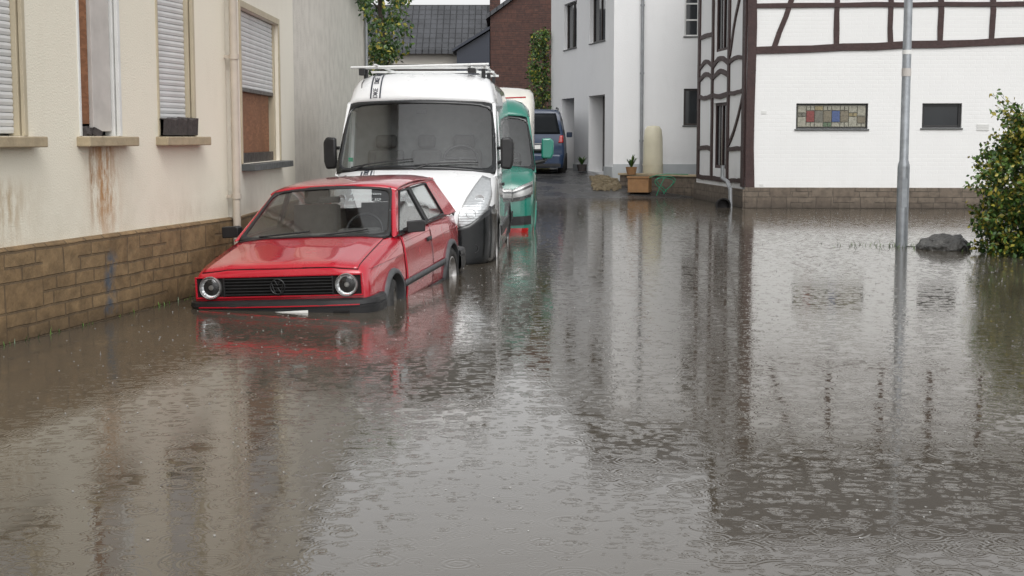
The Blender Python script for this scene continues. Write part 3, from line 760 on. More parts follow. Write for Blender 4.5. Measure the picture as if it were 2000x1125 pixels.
def wheelset(parent,pos,r,w,rr,rimmat=None,steer=0):
    base=None
    for (x,y,z) in pos:
        sgn=1 if x>0 else -1
        if base is None:
            hb=MB(); hb.lathe([(.001,w*.30),(rr*.3,w*.32),(rr*.32,w*.28)],(0,0,0),(1,0,0),20)
            hub=hb.obj('wheel',parent,[M['rim']],smooth=40)
            tb=MB(); tb.lathe([(rr,w/2-.01),(rr+.015,w/2),(r-.04,w/2+.005),(r-.012,w/2-.02),(r,w/2-.045),(r,-w/2+.045),(r-.012,-w/2+.02),(r-.04,-w/2),(rr,-w/2+.01)],(0,0,0),(1,0,0),40)
            ty=tb.obj('tyre',hub,[M['tyre']],smooth=50)
            rb=MB(); rb.lathe([(rr+.004,w/2-.008),(rr-.012,w/2-.004),(rr-.025,w/2-.03),(rr-.035,w*.10),(rr*.62,w*.22),(rr*.4,w*.30),(rr*.34,w*.25),(.0,w*.25)],(0,0,0),(1,0,0),40,mis=[0,0,0,1,0,0,0])
            for k in range(8):
                a=k*math.pi/4; T=Matrix.Rotation(a,4,'X'); rb.box(w*.16,-.022,rr*.45,w*.27,.022,rr*.93,0,T)
            ri=rb.obj('rim',hub,[rimmat or M['rim'],M['gap']],smooth=40)
            base=(hub,ty,ri); h=hub
        else:
            h=base[0].copy(); COL.objects.link(h); h.parent=parent
            for q in base[1:]:
                c=q.copy(); COL.objects.link(c); c.parent=h
        h.location=(x,y,z); h.rotation_euler=(0,0,(0 if sgn>0 else math.pi)+(steer if y<0 else 0))

# ================================================================== RED HATCHBACK
def prof_car(W,T,zb,tub,floor=.70,mid=.5):
    p=[(0,zb),(.90*W,zb),(.965*W,zb+.08),(W,mid),(W,mid+.12),(.985*W,T-.12 if T-.12>mid+.13 else (T+mid+.12)/2),(.965*W,T-.038),(.915*W,T)]
    p+= [(.87*W,floor+.02),(.85*W,floor),(0,floor)] if tub else [(.68*W,T+.018),(.60*W,T+.028),(0,T+.038)]
    return p
def hatch():
    g=empty('hatchback_car','red two door hatchback half submerged in flood water','car',(-1.675,14.50,-.345),(R(2.3),R(-2.4),R(-10.2)))
    st=[(-1.965,.77,.70,0),(-1.955,.785,.735,0),(-1.935,.797,.760,0),(-1.90,.806,.780,0),(-1.84,.813,.798,0),(-1.75,.818,.815,0),(-1.4,.828,.868,0),(-1.1,.831,.910,0),(-.92,.832,.932,0),(-.87,.832,.945,1),(0,.833,.955,1),(1.28,.828,.95,1),(1.34,.826,.945,0),(1.70,.812,.93,0),(1.90,.775,.88,0),(1.95,.75,.80,0)]
    B=Body([(y,prof_car(W,T,.22,t),bool(t)) for y,W,T,t in st])
    mb=MB(); B.mesh(mb); mats=[M['red'],M['black']]
    body=mb.obj('body',None,mats)
    c=MB()
    for y in(-1.185,1.29):
        for sx in(-1,1): c.tube((sx*.66,y,.30),(sx*.95,y,.30),.335,n=40,mi=1)
    cut(body,c,mats,55); body.parent=g
    def hm(off):
        return lambda x,y:(x,y,B.topz(y,x)+off)
    def hsm(off):
        def f(x,y):
            z=sum(B.topz(y,x+dx) for dx in(-.08,-.04,0,.04,.08))/5
            return (x,y,max(z,B.topz(y,x))+off)
        return f
    for nm,off,e,mt in(('hood_seam',.0018,.0045,M['gap']),('hood',.0065,0,M['red'])):
        m2=MB(); m2.patch([(-.70-e,-.935+e),(0,-.915+e),(.70+e,-.935+e)],[(-.715-e,-1.925-e),(0,-1.94-e),(.715+e,-1.925-e)],hm(off) if nm!='hood' else hsm(off),36,18)
        m2.obj(nm,g,[mt],smooth=80,solid=.003)
    for sx in(-1,1):
        def dm(off): return lambda y,z:(sx*(B.sidex(y,z)+off),y,z)
        m2=MB(); m2.patch([(-.745,.957),(.411,.957)],[(-.70,.287),(.411,.287)],dm(.002),20,14); m2.obj('door_seam',g,[M['gap']],solid=.002,smooth=60)
        m2=MB(); m2.patch([(-.739,.952),(.405,.952)],[(-.694,.293),(.405,.293)],dm(.0065),20,14); dr=m2.obj('door',g,[M['red']],solid=.004,smooth=80)
        m2=MB(); X=B.sidex(.25,.80); m2.box(sx*X-.012+sx*.014,.17,.775,sx*X+.012+sx*.014,.35,.815); m2.box(sx*X-.016+sx*.02,.18,.783,sx*X+.016+sx*.02,.31,.800); m2.obj('handle',dr,[M['black']],bevel=.006)
        for (a,b) in((-.80,.93),(1.65,1.88),(-1.86,-1.56)):
            m2=MB(); m2.patch([(a,.515),(b,.515)],[(a,.455),(b,.455)],dm(.016),14,2)
            m2.obj('side_moulding',g,[M['greytrim']],solid=.018,smooth=60)
        m2=MB(); m2.patch([(-.80,.30),(.93,.30)],[(-.80,.225),(.93,.225)],dm(.01),14,2); m2.obj('sill',g,[M['black']],solid=.016,smooth=60)
        m2=MB(); m2.patch([(-1.80,.762),(1.85,.782)],[(-1.80,.757),(1.85,.777)],dm(.004),30,1); m2.obj('body_crease',g,[M['red']],solid=.006,smooth=80)
        for yc in(-1.185,1.29):
            m2=MB(); rows=[]
            for i in range(33):
                a=math.pi*(-.04+1.08*i/32); cy,sz=math.cos(a),math.sin(a)
                def pt(r,off):
                    y=yc+r*cy; z=.30+r*sz; return (sx*(B.sidex(y,z)+off),y,z)
                rows.append([pt(.330,-.05),pt(.330,.028),pt(.350,.034),pt(.375,.022),pt(.381,.0)])
            m2.grid(rows); m2.obj('wheel_arch_trim',g,[M['greytrim']],smooth=50)
    # greenhouse
    def gx(z): return .802+(z-.955)*(.628-.802)/(1.35-.955)
    def piece(name,poly,mats_,off=0,th=.03,par=g,**k):
        for sx in(-1,1):
            m2=MB(); m2.prism([(sx*(gx(z)+off),y,z) for y,z in poly],(-sx*th,0,0)); m2.obj(name,par,mats_,**k)
    Ap=[(-.925,.94),(-.80,.94),(-.075,1.325),(-.20,1.352)]
    piece('pillar',Ap,[M['red']],th=.05,bevel=.020,smooth=50)
    piece('pillar',[(.335,.94),(.415,.94),(.345,1.325),(.265,1.325)],[M['black']],off=.002)
    piece('pillar',[(1.165,.94),(1.76,.925),(1.44,1.31),(1.39,1.335),(1.04,1.325)],[M['red']],th=.05,bevel=.022,smooth=50)
    piece('roof_rail',[(-.10,1.315),(.6,1.322),(1.07,1.315),(1.40,1.31),(1.36,1.352),(.6,1.378),(-.20,1.352)],[M['red']],th=.05,bevel=.022,smooth=50)
    dw=[(-.775,.962),(.33,.962),(.265,1.318),(-.075,1.318)]; qw=[(.42,.962),(1.16,.962),(1.035,1.318),(.35,1.318)]
    piece('window',dw,[M['glass']],off=-.010,th=.004); piece('window',qw,[M['glass']],off=-.010,th=.004)
    for poly in(dw,qw):
        cy=sum(p[0] for p in poly)/4; cz=sum(p[1] for p in poly)/4
        inn=[(cy+(y-cy)*.965,cz+(z-cz)*.92) for y,z in poly]
        for sx in(-1,1):
            m2=MB()
            for i in range(4):
                j=(i+1)%4; a,b,c_,d=poly[i],poly[j],inn[j],inn[i]
                m2.prism([(sx*(gx(z)+.005),y,z) for y,z in(a,b,c_,d)],(-sx*.018,0,0))
            m2.obj('window_seal',g,[M['black']])
    for sx in(-1,1):
        m2=MB(); m2.patch([(-.86,.955),(1.2,.957)],[(-.86,.940),(1.2,.942)],lambda y,z:(sx*(gx(.955)+.006),y,z),10,1); m2.obj('belt_strip',g,[M['black']],solid=.012)
    rows=[]
    ny=24; nx=40
    for j in range(ny+1):
        y=-.215+(1.43+.215)*j/ny; t=j/ny
        ze=1.343+.030*math.sin(math.pi*min(1,t*1.05))-.015*t*t
        dp=.018*(max(0,1-t*9)**2+max(0,(t-.9)*10)**2)
        rows.append([( .645*a, y-.045*(1-a*a)*(1-t)+.03*(1-a*a)*t, ze-dp+.054*(1-abs(a)**4.5)) for a in [math.sin(math.pi/2*(-1+2*i/nx)) for i in range(nx+1)]])
    m2=MB(); m2.grid(rows); m2.obj('roof',g,[M['red']],smooth=80,solid=.022)
    def ws(a,b,off=0):
        w=.745+(.600-.745)*b; x=a*w; y=-.905+(-.205+.905)*b-.055*(1-a*a)-off*.6; z=.952+(1.352-.952)*b+.035*b*(1-a*a)+off; return (x,y,z)
    m2=MB(); m2.patch([(-.985,.98),(.985,.98)],[(-.985,.02),(.985,.02)],lambda a,b:ws(a,b),18,8); wsh=m2.obj('windshield',g,[M['glass']],smooth=80)
    m2=MB(); rows=[]
    N=64
    for i in range(N+1):
        th=2*math.pi*i/N
        def sup(p,ra,rb):
            c_,s_=math.cos(th),math.sin(th)
            k=(abs(c_)**p+abs(s_)**p)**(-1/p); return (ra*c_*k,.495+rb*s_*k)
        a_,b_=sup(14,.965,.460); o_,q_=sup(40,1.01,.515)
        rows.append([ws(a_,b_,.004),ws(o_,q_,.004)])
    m2.grid(rows)
    m2.obj('windshield_seal',g,[M['black']],solid=.008,smooth=80)
    m2=MB(); m2.patch([(-.74,-.90),(.74,-.90)],[(-.72,-.965),(.72,-.965)],lambda x,y:(x,y-.055*(1-(x/.74)**2)*.8,B.topz(min(y,-.93),x)+.010),14,2); m2.obj('cowl',g,[M['black']],solid=.008)
    for (a0,b0,a1,b1) in((-.72,.02,-.05,.10),(.02,.0,.72,.11)):
        m2=MB(); 
        p=[Vector(ws(a0+(a1-a0)*t,b0+(b1-b0)*t,.022)) for t in(0,.2,.45,.7,1)]
        m2.path(p,.007,8); m2.tube(Vector(ws(a0,b0-.03,.0)),p[1],.010,.007,8); m2.path([Vector(ws(a0+(a1-a0)*t,b0+(b1-b0)*t+.012,.010)) for t in(.0,.25,.5,.75,1)],.004,6)
        m2.obj('wiper',g,[M['black']])
    def rw(a,b): return (a*(.70-.10*b),1.80-(1.80-1.42)*b+.03*(1-a*a),.945+(1.335-.945)*b)
    m2=MB(); m2.patch([(-.93,.93),(.93,.93)],[(-.93,.06),(.93,.06)],rw,10,6); m2.obj('rear_window',g,[M['glass']],smooth=80)
    m2=MB()
    for (p,q) in(([(-1.02,1.02),(1.02,1.02)],[(-.93,.93),(.93,.93)]),([(-.93,.06),(.93,.06)],[(-1.02,-.06),(1.02,-.06)]),([(-1.05,-.06),(-1.05,1.02)],[(-.93,.06),(-.93,.93)]),([(1.05,-.06),(1.05,1.02)],[(.93,.06),(.93,.93)])): m2.patch(p,q,rw,10,1)
    m2.obj('tailgate',g,[M['red']],solid=.02,smooth=80)
    def sticker(txt,a,b,size):
        ob=text(g,'sticker_text',txt,size,M['txtw'],Matrix.Identity(4),ext=.0)
        for v in ob.data.vertices:
            x_=-v.co.x; y_=v.co.y
            p=Vector(ws(a+x_/.66,b+y_/.80,.0035)); v.co=p
    sticker('motorsport',.60,.86,.068); sticker('SILVERBAR',.60,.73,.070)
    def seat(x,y,par,w=.23,zb=.70):
        m3=MB(); m3.box(x-w,y-.25,zb-.02,x+w,y+.25,zb+.12); T=Matrix.Translation((x,y+.27,zb+.08))@Matrix.Rotation(R(-14),4,'X')
        m3.box(-w,-.06,0,w,.07,.40,0,T); m3.box(-w*.55,-.04,.42,w*.55,.05,.56,0,T); m3.tube(T@Vector((-.05,0,.38)),T@Vector((-.05,0,.45)),.008,n=6); m3.tube(T@Vector((.05,0,.38)),T@Vector((.05,0,.45)),.008,n=6)
        return m3.obj('seat',par,[M['inter']],bevel=.04,smooth=60)
    seat(-.36,.0,g); seat(.36,.0,g)
    m3=MB(); m3.box(-.62,.85,.68,.62,1.15,.82); m3.box(-.62,1.12,.70,.62,1.26,1.06); m3.obj('rear_seat',g,[M['inter']],bevel=.04)
    m3=MB(); m3.box(-.70,-.86,.70,.70,-.55,.965); m3.box(.15,-.66,.93,.56,-.5,1.0); m3.obj('dashboard',g,[M['inter']],bevel=.03)
    m3=MB(); T=Matrix.Translation((.36,-.43,.95))@Matrix.Rotation(R(65),4,'X'); pts=[T@Vector((.185*math.cos(a*math.pi/16),.185*math.sin(a*math.pi/16),0)) for a in range(33)]; m3.path(pts,.015,8); m3.path([T@Vector((-.18,0,0)),T@Vector((.18,0,0))],.02,8); m3.obj('steering_wheel',g,[M['black']],smooth=60)
    m3=MB(); m3.box(-.11,-.36,1.24,.11,-.33,1.30); m3.obj('rear_view_mirror',g,[M['black']],bevel=.01)
    # grille & lights
    yf=-1.968
    m2=MB(); m2.box(-.755,yf-.006,.560,.755,yf+.02,.728,1); 
    for k in range(6):
        z=.572+k*.0275; m2.box(-.50,yf-.030,z,.50,yf-.004,z+.008,0)
    for sx in(-1,1):
        m2.box(sx*.50-.006,yf-.026,.562,sx*.50+.006,yf,.725,0)
    gr=m2.obj('grille',g,[M['black'],M['gap']],bevel=.002)
    m2=MB(); m2.box(-.770,yf-.020,.728,.770,yf,.742); m2.box(-.770,yf-.020,.546,.770,yf,.560); m2.box(-.770,yf-.020,.560,-.755,yf,.728); m2.box(.755,yf-.020,.560,.770,yf,.728)
    m2.obj('grille_surround',g,[M['red']],bevel=.003)
    m2=MB(); rr=.066; yy=yf-.034; z0=.642
    pts=[(rr*math.cos(a*math.pi/20),yy,z0+rr*math.sin(a*math.pi/20)) for a in range(41)]; m2.path(pts,.0055,6)
    def st_(a,b): m2.tube((a[0],yy,z0+a[1]),(b[0],yy,z0+b[1]),.005,n=6)
    st_((-.028,.060),(0,.010)); st_((0,.010),(.028,.060)); st_((-.055,.038),(-.028,-.055)); st_((-.028,-.055),(0,-.006)); st_((0,-.006),(.028,-.055)); st_((.028,-.055),(.055,.038))
    m2.obj('emblem',gr,[M['black']])
    for sx in(-1,1):
        m2=MB(); x=sx*.625; o_=(x,yf-.012,.644)
        m2.lathe([(.099,-.02),(.102,.022),(.097,.030),(.093,.026),(.091,.010)],o_,(0,-1,0),40,0)
        m2.lathe([(.092,.020),(.088,.004),(.078,-.004),(.058,-.012),(.036,-.018),(.018,-.020),(.0,-.020)],o_,(0,-1,0),40,1)
        hl=m2.obj('headlight',g,[M['rim'],M['chrome']],smooth=50)
        m2=MB(); m2.lathe([(.022,-.018),(.022,.006),(.019,.010),(.0,.011)],o_,(0,-1,0),20); m2.obj('bulb_shield',hl,[M['rim']],smooth=50)
        m2=MB(); m2.lathe([(.093,.025),(.085,.036),(.06,.047),(.03,.052),(.0,.054)],o_,(0,-1,0),36); m2.obj('lens',hl,[M['lens']],smooth=80)
    def bumper(yend,front):
        m2=MB(); s=-1 if front else 1
        path=[(-.832,s*(yend-.38)),(-.832,s*(yend-.16)),(-.815,s*(yend-.06)),(-.76,s*(yend-.0)),(-.4,s*(yend+.035)),(0,s*(yend+.045))]
        path=path+[(-x,y) for x,y in reversed(path[:-1])]
        prof=[(0.0,.30),(.022,.31),(.034,.345),(.036,.43),(.038,.45),(.028,.455),(.028,.47),(.038,.475),(.032,.51),(.01,.525),(-.05,.525),(-.05,.30),(0,.30)]
        rows=[]
        for i,(x,y) in enumerate(path):
            a=path[max(0,i-1)]; b=path[min(len(path)-1,i+1)]; d=Vector((b[0]-a[0],b[1]-a[1])).normalized(); n_=Vector((d.y,-d.x))*(1 if front else -1)
            rows.append([(x+n_.x*o,y+n_.y*o,z) for o,z in prof])
        m2.grid(rows); return m2
    m2=bumper(1.975,True); bp=m2.obj('bumper',g,[M['black']],smooth=40,label='black front bumper at the waterline')
    for sx in(-1,1): 
        m2=MB(); m2.box(sx*.58-.07,-2.062,.375,sx*.58+.07,-2.030,.425); m2.obj('fog_light',bp,[M['gap']],bevel=.006)
    m2=MB(); m2.patch([(-.74,.478),(0,.478),(.74,.478)],[(-.74,.468),(0,.468),(.74,.468)],lambda x,z:(x,-2.012-.045*(1-(x/.74)**2),z),12,1); m2.obj('bumper_stripe',bp,[M['red']],solid=.006)
    m2=bumper(1.96,False); m2.obj('bumper',g,[M['black']],smooth=40)
    m2=MB(); T=Matrix.Translation((.03,-2.082,.376))@Matrix.Rotation(R(-2.0),4,'Y')@Matrix.Rotation(R(-8),4,'X')
    m2.box(-.26,-.006,-.055,.26,.004,.055,0,T); m2.box(-.26,-.008,-.055,-.215,-.0055,.055,1,T)
    pl=m2.obj('licence_plate',g,[M['platew'],M['blue'],M['txtd']],bevel=.002)
    text(pl,'plate_text','BM-H86',.10,M['txtd'],T@Matrix.Translation((.02,-.008,0))@Matrix.Rotation(R(90),4,'X'))
    for sx in(-1,1):
        m2=MB(); T=Matrix.Translation((sx*.93,-.62,1.005))@Matrix.Rotation(R(sx*12),4,'Z')
        m2.prism([T@Vector(p) for p in((-.085,-.045,-.055),(.085,-.02,-.05),(.09,-.02,.045),(.06,-.03,.06),(-.085,-.045,.055))],T.to_3x3()@Vector((0,.085,0)))
        m2.tube((sx*.80,-.60,.965),(sx*.90,-.60,.985),.03,n=10); m2.obj('mirror',g,[M['black']],bevel=.018,smooth=60)
    for sx in(-1,1): 
        m2=MB(); m2.box(sx*.66-.10,1.93,.62,sx*.66+.10,1.975,.78); m2.obj('tail_light',g,[M['tail']],bevel=.01)
    m2=MB(); m2.tube((.0,1.3,1.385),(0,1.42,1.62),.004,.002,6); m2.obj('antenna',g,[M['black']])
    wheelset(g,[(x,y,.30) for y in(-1.185,1.29) for x in(-.745,.745)],.298,.18,.185,steer=R(10))
hatch()

# ================================================================== VANS
def mirror_ring(pts): return [(-p[0],p[1],p[2]) for p in pts]+[p for p in reversed(pts[:-1])]
def van(name,label,cat,paintm,loc,rotz,L=5.5,kind='white'):
    g=empty(name,label,cat,loc,(0,0,rotz)); f=-L/2
    if kind=='white':
        st=[(0,.66,.80,0),(.015,.71,.83,0),(.03,.76,.86,0),(.06,.815,.90,0),(.09,.86,.93,0),(.14,.90,.97,0),(.2,.935,1.015,0),(.28,.965,1.075,0),(.38,.988,1.14,0),(.50,1.003,1.20,0),(.62,1.012,1.255,0),(.80,1.022,1.31,0),(.86,1.022,1.33,1),(2.1,1.03,1.33,1),(2.2,1.03,1.33,0),(L-.15,1.03,1.33,0),(L,.98,1.33,0)]
    else:
        st=[(0,.78,.96,0),(.03,.86,1.02,0),(.09,.92,1.10,0),(.2,.965,1.17,0),(.38,.99,1.24,0),(.62,1.01,1.31,0),(.80,1.015,1.33,0),(.86,1.02,1.35,1),(2.1,1.02,1.35,1),(2.2,1.02,1.35,0),(L-.15,1.02,1.35,0),(L,.98,1.35,0)]
    def pv(W,T,tub):
        p=[(0,.20),(.93*W,.20),(.98*W,.28),(W,.50),(W,.60),(.992*W,T-.14),(.97*W,T-.045),(.91*W,T)]
        p+= [(.90*W,.90),(.88*W,.88),(0,.88)] if tub else [(.7*W,T+.045),(.45*W,T+.072),(0,T+.085)]
        return p
    B=Body([(f+y,pv(W,T,t),bool(t)) for y,W,T,t in st])
    mats=[paintm,M['inter']]
    mb=MB(); B.mesh(mb); body=mb.obj('body',None,mats)
    c=MB()
    for y in(f+.95,f+L-1.15):
        for sx in(-1,1): c.tube((sx*.74,y,.36),(sx*1.2,y,.36),.40,n=40,mi=1)
    cut(body,c,mats,60); body.parent=g
    zr=2.60 if kind=='white' else 2.52
    nk=0 if kind=='white' else .055
    def gx(z):
        pts=[(1.29,1.018),(1.6,1.005-nk*.4),(2.1,.972-nk*.9),(2.2,.962-nk),(2.3,.95-nk),(2.45,.905-nk),(2.55,.80-nk)]
        for a,b in zip(pts[:-1],pts[1:]):
            if z<=b[0]: return a[1]+(b[1]-a[1])*(z-a[0])/(b[0]-a[0])
        return .8
    half=[(1.018,1.29),(1.005-nk*.4,1.6),(.985-nk*.7,1.9),(.962-nk,2.2),(.945-nk,2.32),(.905-nk,zr-.15),(.84-nk,zr-.08),(.70-nk,zr-.035),(.4,zr-.01),(0,zr)]
    def ring(y,k=1.0,dz=0): return mirror_ring([(x*k,y,z+(dz if z>2.3 else 0)) for x,z in half])
    rows=[ring(f+2.15),ring(f+3.5),ring(f+L-.2),ring(f+L-.05,.985,-.02),ring(f+L,.95,-.08)]
    m2=MB(); m2.grid(rows); m2.add(rows[-1],[tuple(range(len(rows[-1])))]); m2.add(ring(f+2.16),[tuple(range(len(rows[0])))],1)
    m2.obj('cargo_body',g,[paintm,M['interL']],smooth=60)
    hp=half[3:]
    def rg(y0,bulge,zs):
        out=[]
        for (x,z0),z in zip(hp,zs): out.append((x*.985 if bulge else x,f+y0-bulge*(1-(x/.97)**2),z))
        return mirror_ring(out)
    s3=[z for x,z in hp]; s0=[2.14,2.17,2.195,2.207,2.215,2.225,2.235]
    def lp(a,b,t): return [p*(1-t)+q*t for p,q in zip(a,b)]
    R_=[rg(1.60,.16,s0),rg(1.63,.155,lp(s0,s3,.18)),rg(1.68,.145,lp(s0,s3,.38)),rg(1.75,.12,lp(s0,s3,.60)),rg(1.84,.09,lp(s0,s3,.79)),rg(1.94,.05,lp(s0,s3,.92)),rg(2.04,.02,lp(s0,s3,.98)),rg(2.15,0,s3)]
    m2=MB(); m2.grid(R_); m2.obj('cab_roof',g,[paintm],smooth=80,solid=.02)
    for sx in(-1,1):
        m2=MB()
        for poly in ([(f+.82,1.27),(f+1.0,1.27),(f+1.68,2.10),(f+1.58,2.20)],[(f+1.68,2.10),(f+2.17,2.10),(f+2.17,2.21),(f+1.58,2.21)],[(f+2.02,1.27),(f+2.17,1.27),(f+2.17,2.10),(f+2.02,2.10)]):
            m2.prism([(sx*gx(z),y,z) for y,z in poly],(-sx*.05,0,0))
        m2.obj('pillar',g,[paintm],bevel=.012,smooth=60)
        wp=[(f+1.02,1.35),(f+2.01,1.35),(f+2.01,2.09),(f+1.67,2.09)]
        m2=MB(); m2.prism([(sx*(gx(z)-.008),y,z) for y,z in wp],(-sx*.005,0,0)); m2.obj('window',g,[M['dglass']])
        def dm(off): return lambda y,z:(sx*(B.sidex(y,z)+off),y,z)
        m2=MB(); m2.patch([(f+.98,1.31),(f+2.10,1.31)],[(f+1.30,.34),(f+2.10,.34)],dm(.002),14,12); m2.obj('door_seam',g,[M['gap']],solid=.002)
        m2=MB(); m2.patch([(f+.99,1.305),(f+2.09,1.305)],[(f+1.31,.35),(f+2.09,.35)],dm(.008),14,12); dr=m2.obj('door',g,[paintm],solid=.004,smooth=60)
        m2=MB(); m2.box(sx*1.045-.015,f+1.85,1.12,sx*1.045+.015,f+2.03,1.16); m2.obj('handle',dr,[M['black']],bevel=.008)
        for a_,b_,o_ in((f+2.2,f+L-1.6,.012),(f+L-.7,f+L-.2,.012),(f+1.40,f+2.15,.02)):
            m2=MB(); m2.patch([(a_,.62),(b_,.62)],[(a_,.50),(b_,.50)],dm(o_),10,2); m2.obj('side_moulding',g,[M['black']],solid=.016)
        for yc in(f+.95,f+L-1.15):
            m2=MB(); rows=[]
            for i in range(29):
                a=math.pi*(-.04+1.08*i/28)
                def pt(r,off):
                    y=yc+r*math.cos(a); z=.36+r*math.sin(a); return (sx*(B.sidex(y,z)+off),y,z)
                rows.append([pt(.395,-.06),pt(.395,.012),pt(.43,.014),pt(.44,.0)])
            m2.grid(rows); m2.obj('wheel_arch_trim',g,[M['black'] if kind=='white' else paintm],smooth=50)
        mm=M['black'] if kind=='white' else paintm
        big=1.0 if kind=='white' else 1.25
        mx_=1.12 if kind=='white' else 1.20
        m2=MB(); T=Matrix.Translation((sx*mx_,f+1.16,1.55 if kind=='white' else 1.66))
        m2.prism([T@Vector((sx*a*big,b,c_*(1 if kind=='white' else .85))) for a,b,c_ in((-.075,-.05,-.19),(.06,-.03,-.20),(.09,-.02,-.1),(.095,-.02,.15),(.05,-.03,.21),(-.07,-.05,.20))],(0,.12,0))
        mo=m2.obj('mirror',g,[mm],bevel=.03,smooth=60)
        m2=MB(); m2.path([(sx*.98,f+1.2,1.42),(sx*(mx_-.03),f+1.18,1.46),(sx*(mx_-.03),f+1.2,1.62),(sx*.98,f+1.3,1.62)],.022 if kind=='white' else .035,8); m2.obj('mirror_arm',mo,[M['black']])
    def ws(a,b,off=0):
        w=1.01+(.950-nk-1.01)*b; x=a*w; y=f+.84+(1.60-.84)*b-.17*(1-a*a)-off*.7; z=1.30+(2.19-1.30)*b+(.04*(1-a*a))*(b)+.075*(1-abs(a)**2.5)*(1-b)+off; return (x,y,z)
    m2=MB(); m2.patch([(-.965,.975),(.965,.975)],[(-.965,.02),(.965,.02)],lambda a,b:ws(a,b),20,10); m2.obj('windshield',g,[M['glass']],smooth=80)
    m2=MB(); rows=[]
    N=72
    for i in range(N+1):
        th=2*math.pi*i/N
        def sup(p,ra,rb):
            c_,s_=math.cos(th),math.sin(th)
            k=(abs(c_)**p+abs(s_)**p)**(-1/p); return (ra*c_*k,.49+rb*s_*k)
        a_,b_=sup(11,.955,.458); o_,q_=sup(40,1.0,.505)
        rows.append([ws(a_,b_,.004),ws(o_,q_,.004)])
    m2.grid(rows)
    m2.obj('windshield_seal',g,[M['glossblk']],solid=.01,smooth=80)
    for (a0,b0,a1,b1) in((-.80,.03,-.02,.11),(.0,.02,.78,.10)):
        m2=MB(); p=[Vector(ws(a0+(a1-a0)*t,b0+(b1-b0)*t,.022)) for t in(0,.25,.5,.75,1)]
        m2.path(p,.008,8); m2.tube(Vector(ws(a0,b0-.04,.01)),p[1],.012,.008,8); m2.obj('wiper',g,[M['black']])
    for x in(-.52,.52,.02)[:3 if kind=='white' else 2]:
        m3=MB(); w=.24 if abs(x)>.1 else .2; zb=.95; y=f+1.75; m3.box(x-w,y-.3,zb,x+w,y+.2,zb+.15)
        T=Matrix.Translation((x,y+.2,zb+.1))@Matrix.Rotation(R(-10),4,'X'); m3.box(-w,-.06,0,w,.07,.55,0,T); m3.box(-w*.6,-.05,.57,w*.6,.05,.75,0,T)
        m3.obj('seat',g,[M['inter']],bevel=.05,smooth=60)
    m3=MB(); m3.box(-.94,f+.87,.9,.94,f+1.18,1.36); m3.box(.25,f+1.1,1.3,.75,f+1.28,1.46); m3.obj('dashboard',g,[M['inter']],bevel=.05)
    m3=MB(); T=Matrix.Translation((.52,f+1.38,1.48))@Matrix.Rotation(R(50),4,'X'); m3.path([T@Vector((.215*math.cos(a*math.pi/16),.215*math.sin(a*math.pi/16),0)) for a in range(33)],.018,8); m3.path([T@Vector((-.2,0,0)),T@Vector((.2,0,0))],.025,8); m3.path([T@Vector((0,0,0)),T@Vector((0,-.2,0))],.025,8); m3.obj('steering_wheel',g,[M['black']],smooth=60)
    def fm(off): return lambda x,z:(x,B.fronty(x,z)-off,z)
    if kind=='white':
        m2=MB()
        top=[(-1.0,.94),(-.94,.88),(-.72,.72),(-.50,.66),(0,.64),(.50,.66),(.72,.72),(.94,.88),(1.0,.94)]
        bot=[(x*.98,.21) for x,_ in top]
        m2.patch(top,bot,fm(.016),48,10); m2.obj('bumper',g,[M['glossblk']],smooth=60,solid=.02,label='glossy black lower front bumper')
        for sx in(-1,1):
            def dm(off): return lambda y,z:(sx*(B.sidex(y,z)+off),y,z)
            m2=MB(); m2.patch([(f+.24,.93),(f+.62,.86)],[(f+.24,.22),(f+.56,.22)],dm(.010),8,8); m2.obj('bumper_corner',g,[M['glossblk']],smooth=60,solid=.016)
        m2=MB()
        m2.patch([(-.55,.86),(0,.83),(.55,.86)],[(-.50,.68),(0,.66),(.50,.68)],fm(.004),20,6,1)
        for k in range(3):
            z=.70+k*.055; m2.patch([(-.53,z+.016),(0,z+.010),(.53,z+.016)],[(-.53,z),(0,z-.006),(.53,z)],fm(.03),20,1,0)
        m2.obj('grille',g,[M['rim'],M['gap']],solid=.006,smooth=60)
        for sx in(-1,1):
            edgeL=[(.585,.70),(.60,.86),(.68,1.03),(.765,1.17),(.845,1.285)]; edgeR=[(.62,.68),(.80,.745),(.94,.89),(.978,1.06),(.945,1.25)]
            m2=MB(); m2.patch([(sx*x,z) for x,z in edgeL],[(sx*x,z) for x,z in edgeR],fm(.014),18,8); hl=m2.obj('headlight',g,[M['chrome']],smooth=60,solid=.01)
            m2=MB(); m2.patch([(sx*x,z) for x,z in edgeL],[(sx*x,z) for x,z in edgeR],fm(.040),18,8); m2.obj('lens',hl,[M['lens']],smooth=60)
            for (x,z,r) in((.74,.85,.062),(.84,1.01,.062)):
                m2=MB(); y=B.fronty(x,z)-.016; m2.lathe([(r,-.03),(r,.0),(r*.92,.004),(r*.6,-.008),(0,-.012)],(sx*x,y,z),(sx*.35,-1,.25),24)
                m2.obj('reflector',hl,[M['chrome']],smooth=50)
            m2=MB(); y=B.fronty(.80,.43); m2.lathe([(.060,-.02),(.056,.006),(.048,.006),(.044,-.01),(0,-.012)],(sx*.78,y-.028,.43),(sx*.3,-1,0),20); m2.obj('fog_light',g,[M['black']],smooth=50)
        def brow(x,t):
            ps=[]
            for r in R_:
                h=[p for p in r if p[0]<=0]; h=sorted(h,key=lambda p:p[0])
                for a,b in zip(h[:-1],h[1:]):
                    if a[0]<=x<=b[0]: k=(x-a[0])/(b[0]-a[0]+1e-9); ps.append(Vector(a)*(1-k)+Vector(b)*k); break
            q=t*(len(ps)-1); i=min(int(q),len(ps)-2); v=ps[i]*(1-(q-i))+ps[i+1]*(q-i); return v
        x0,x1=-.66,-.52
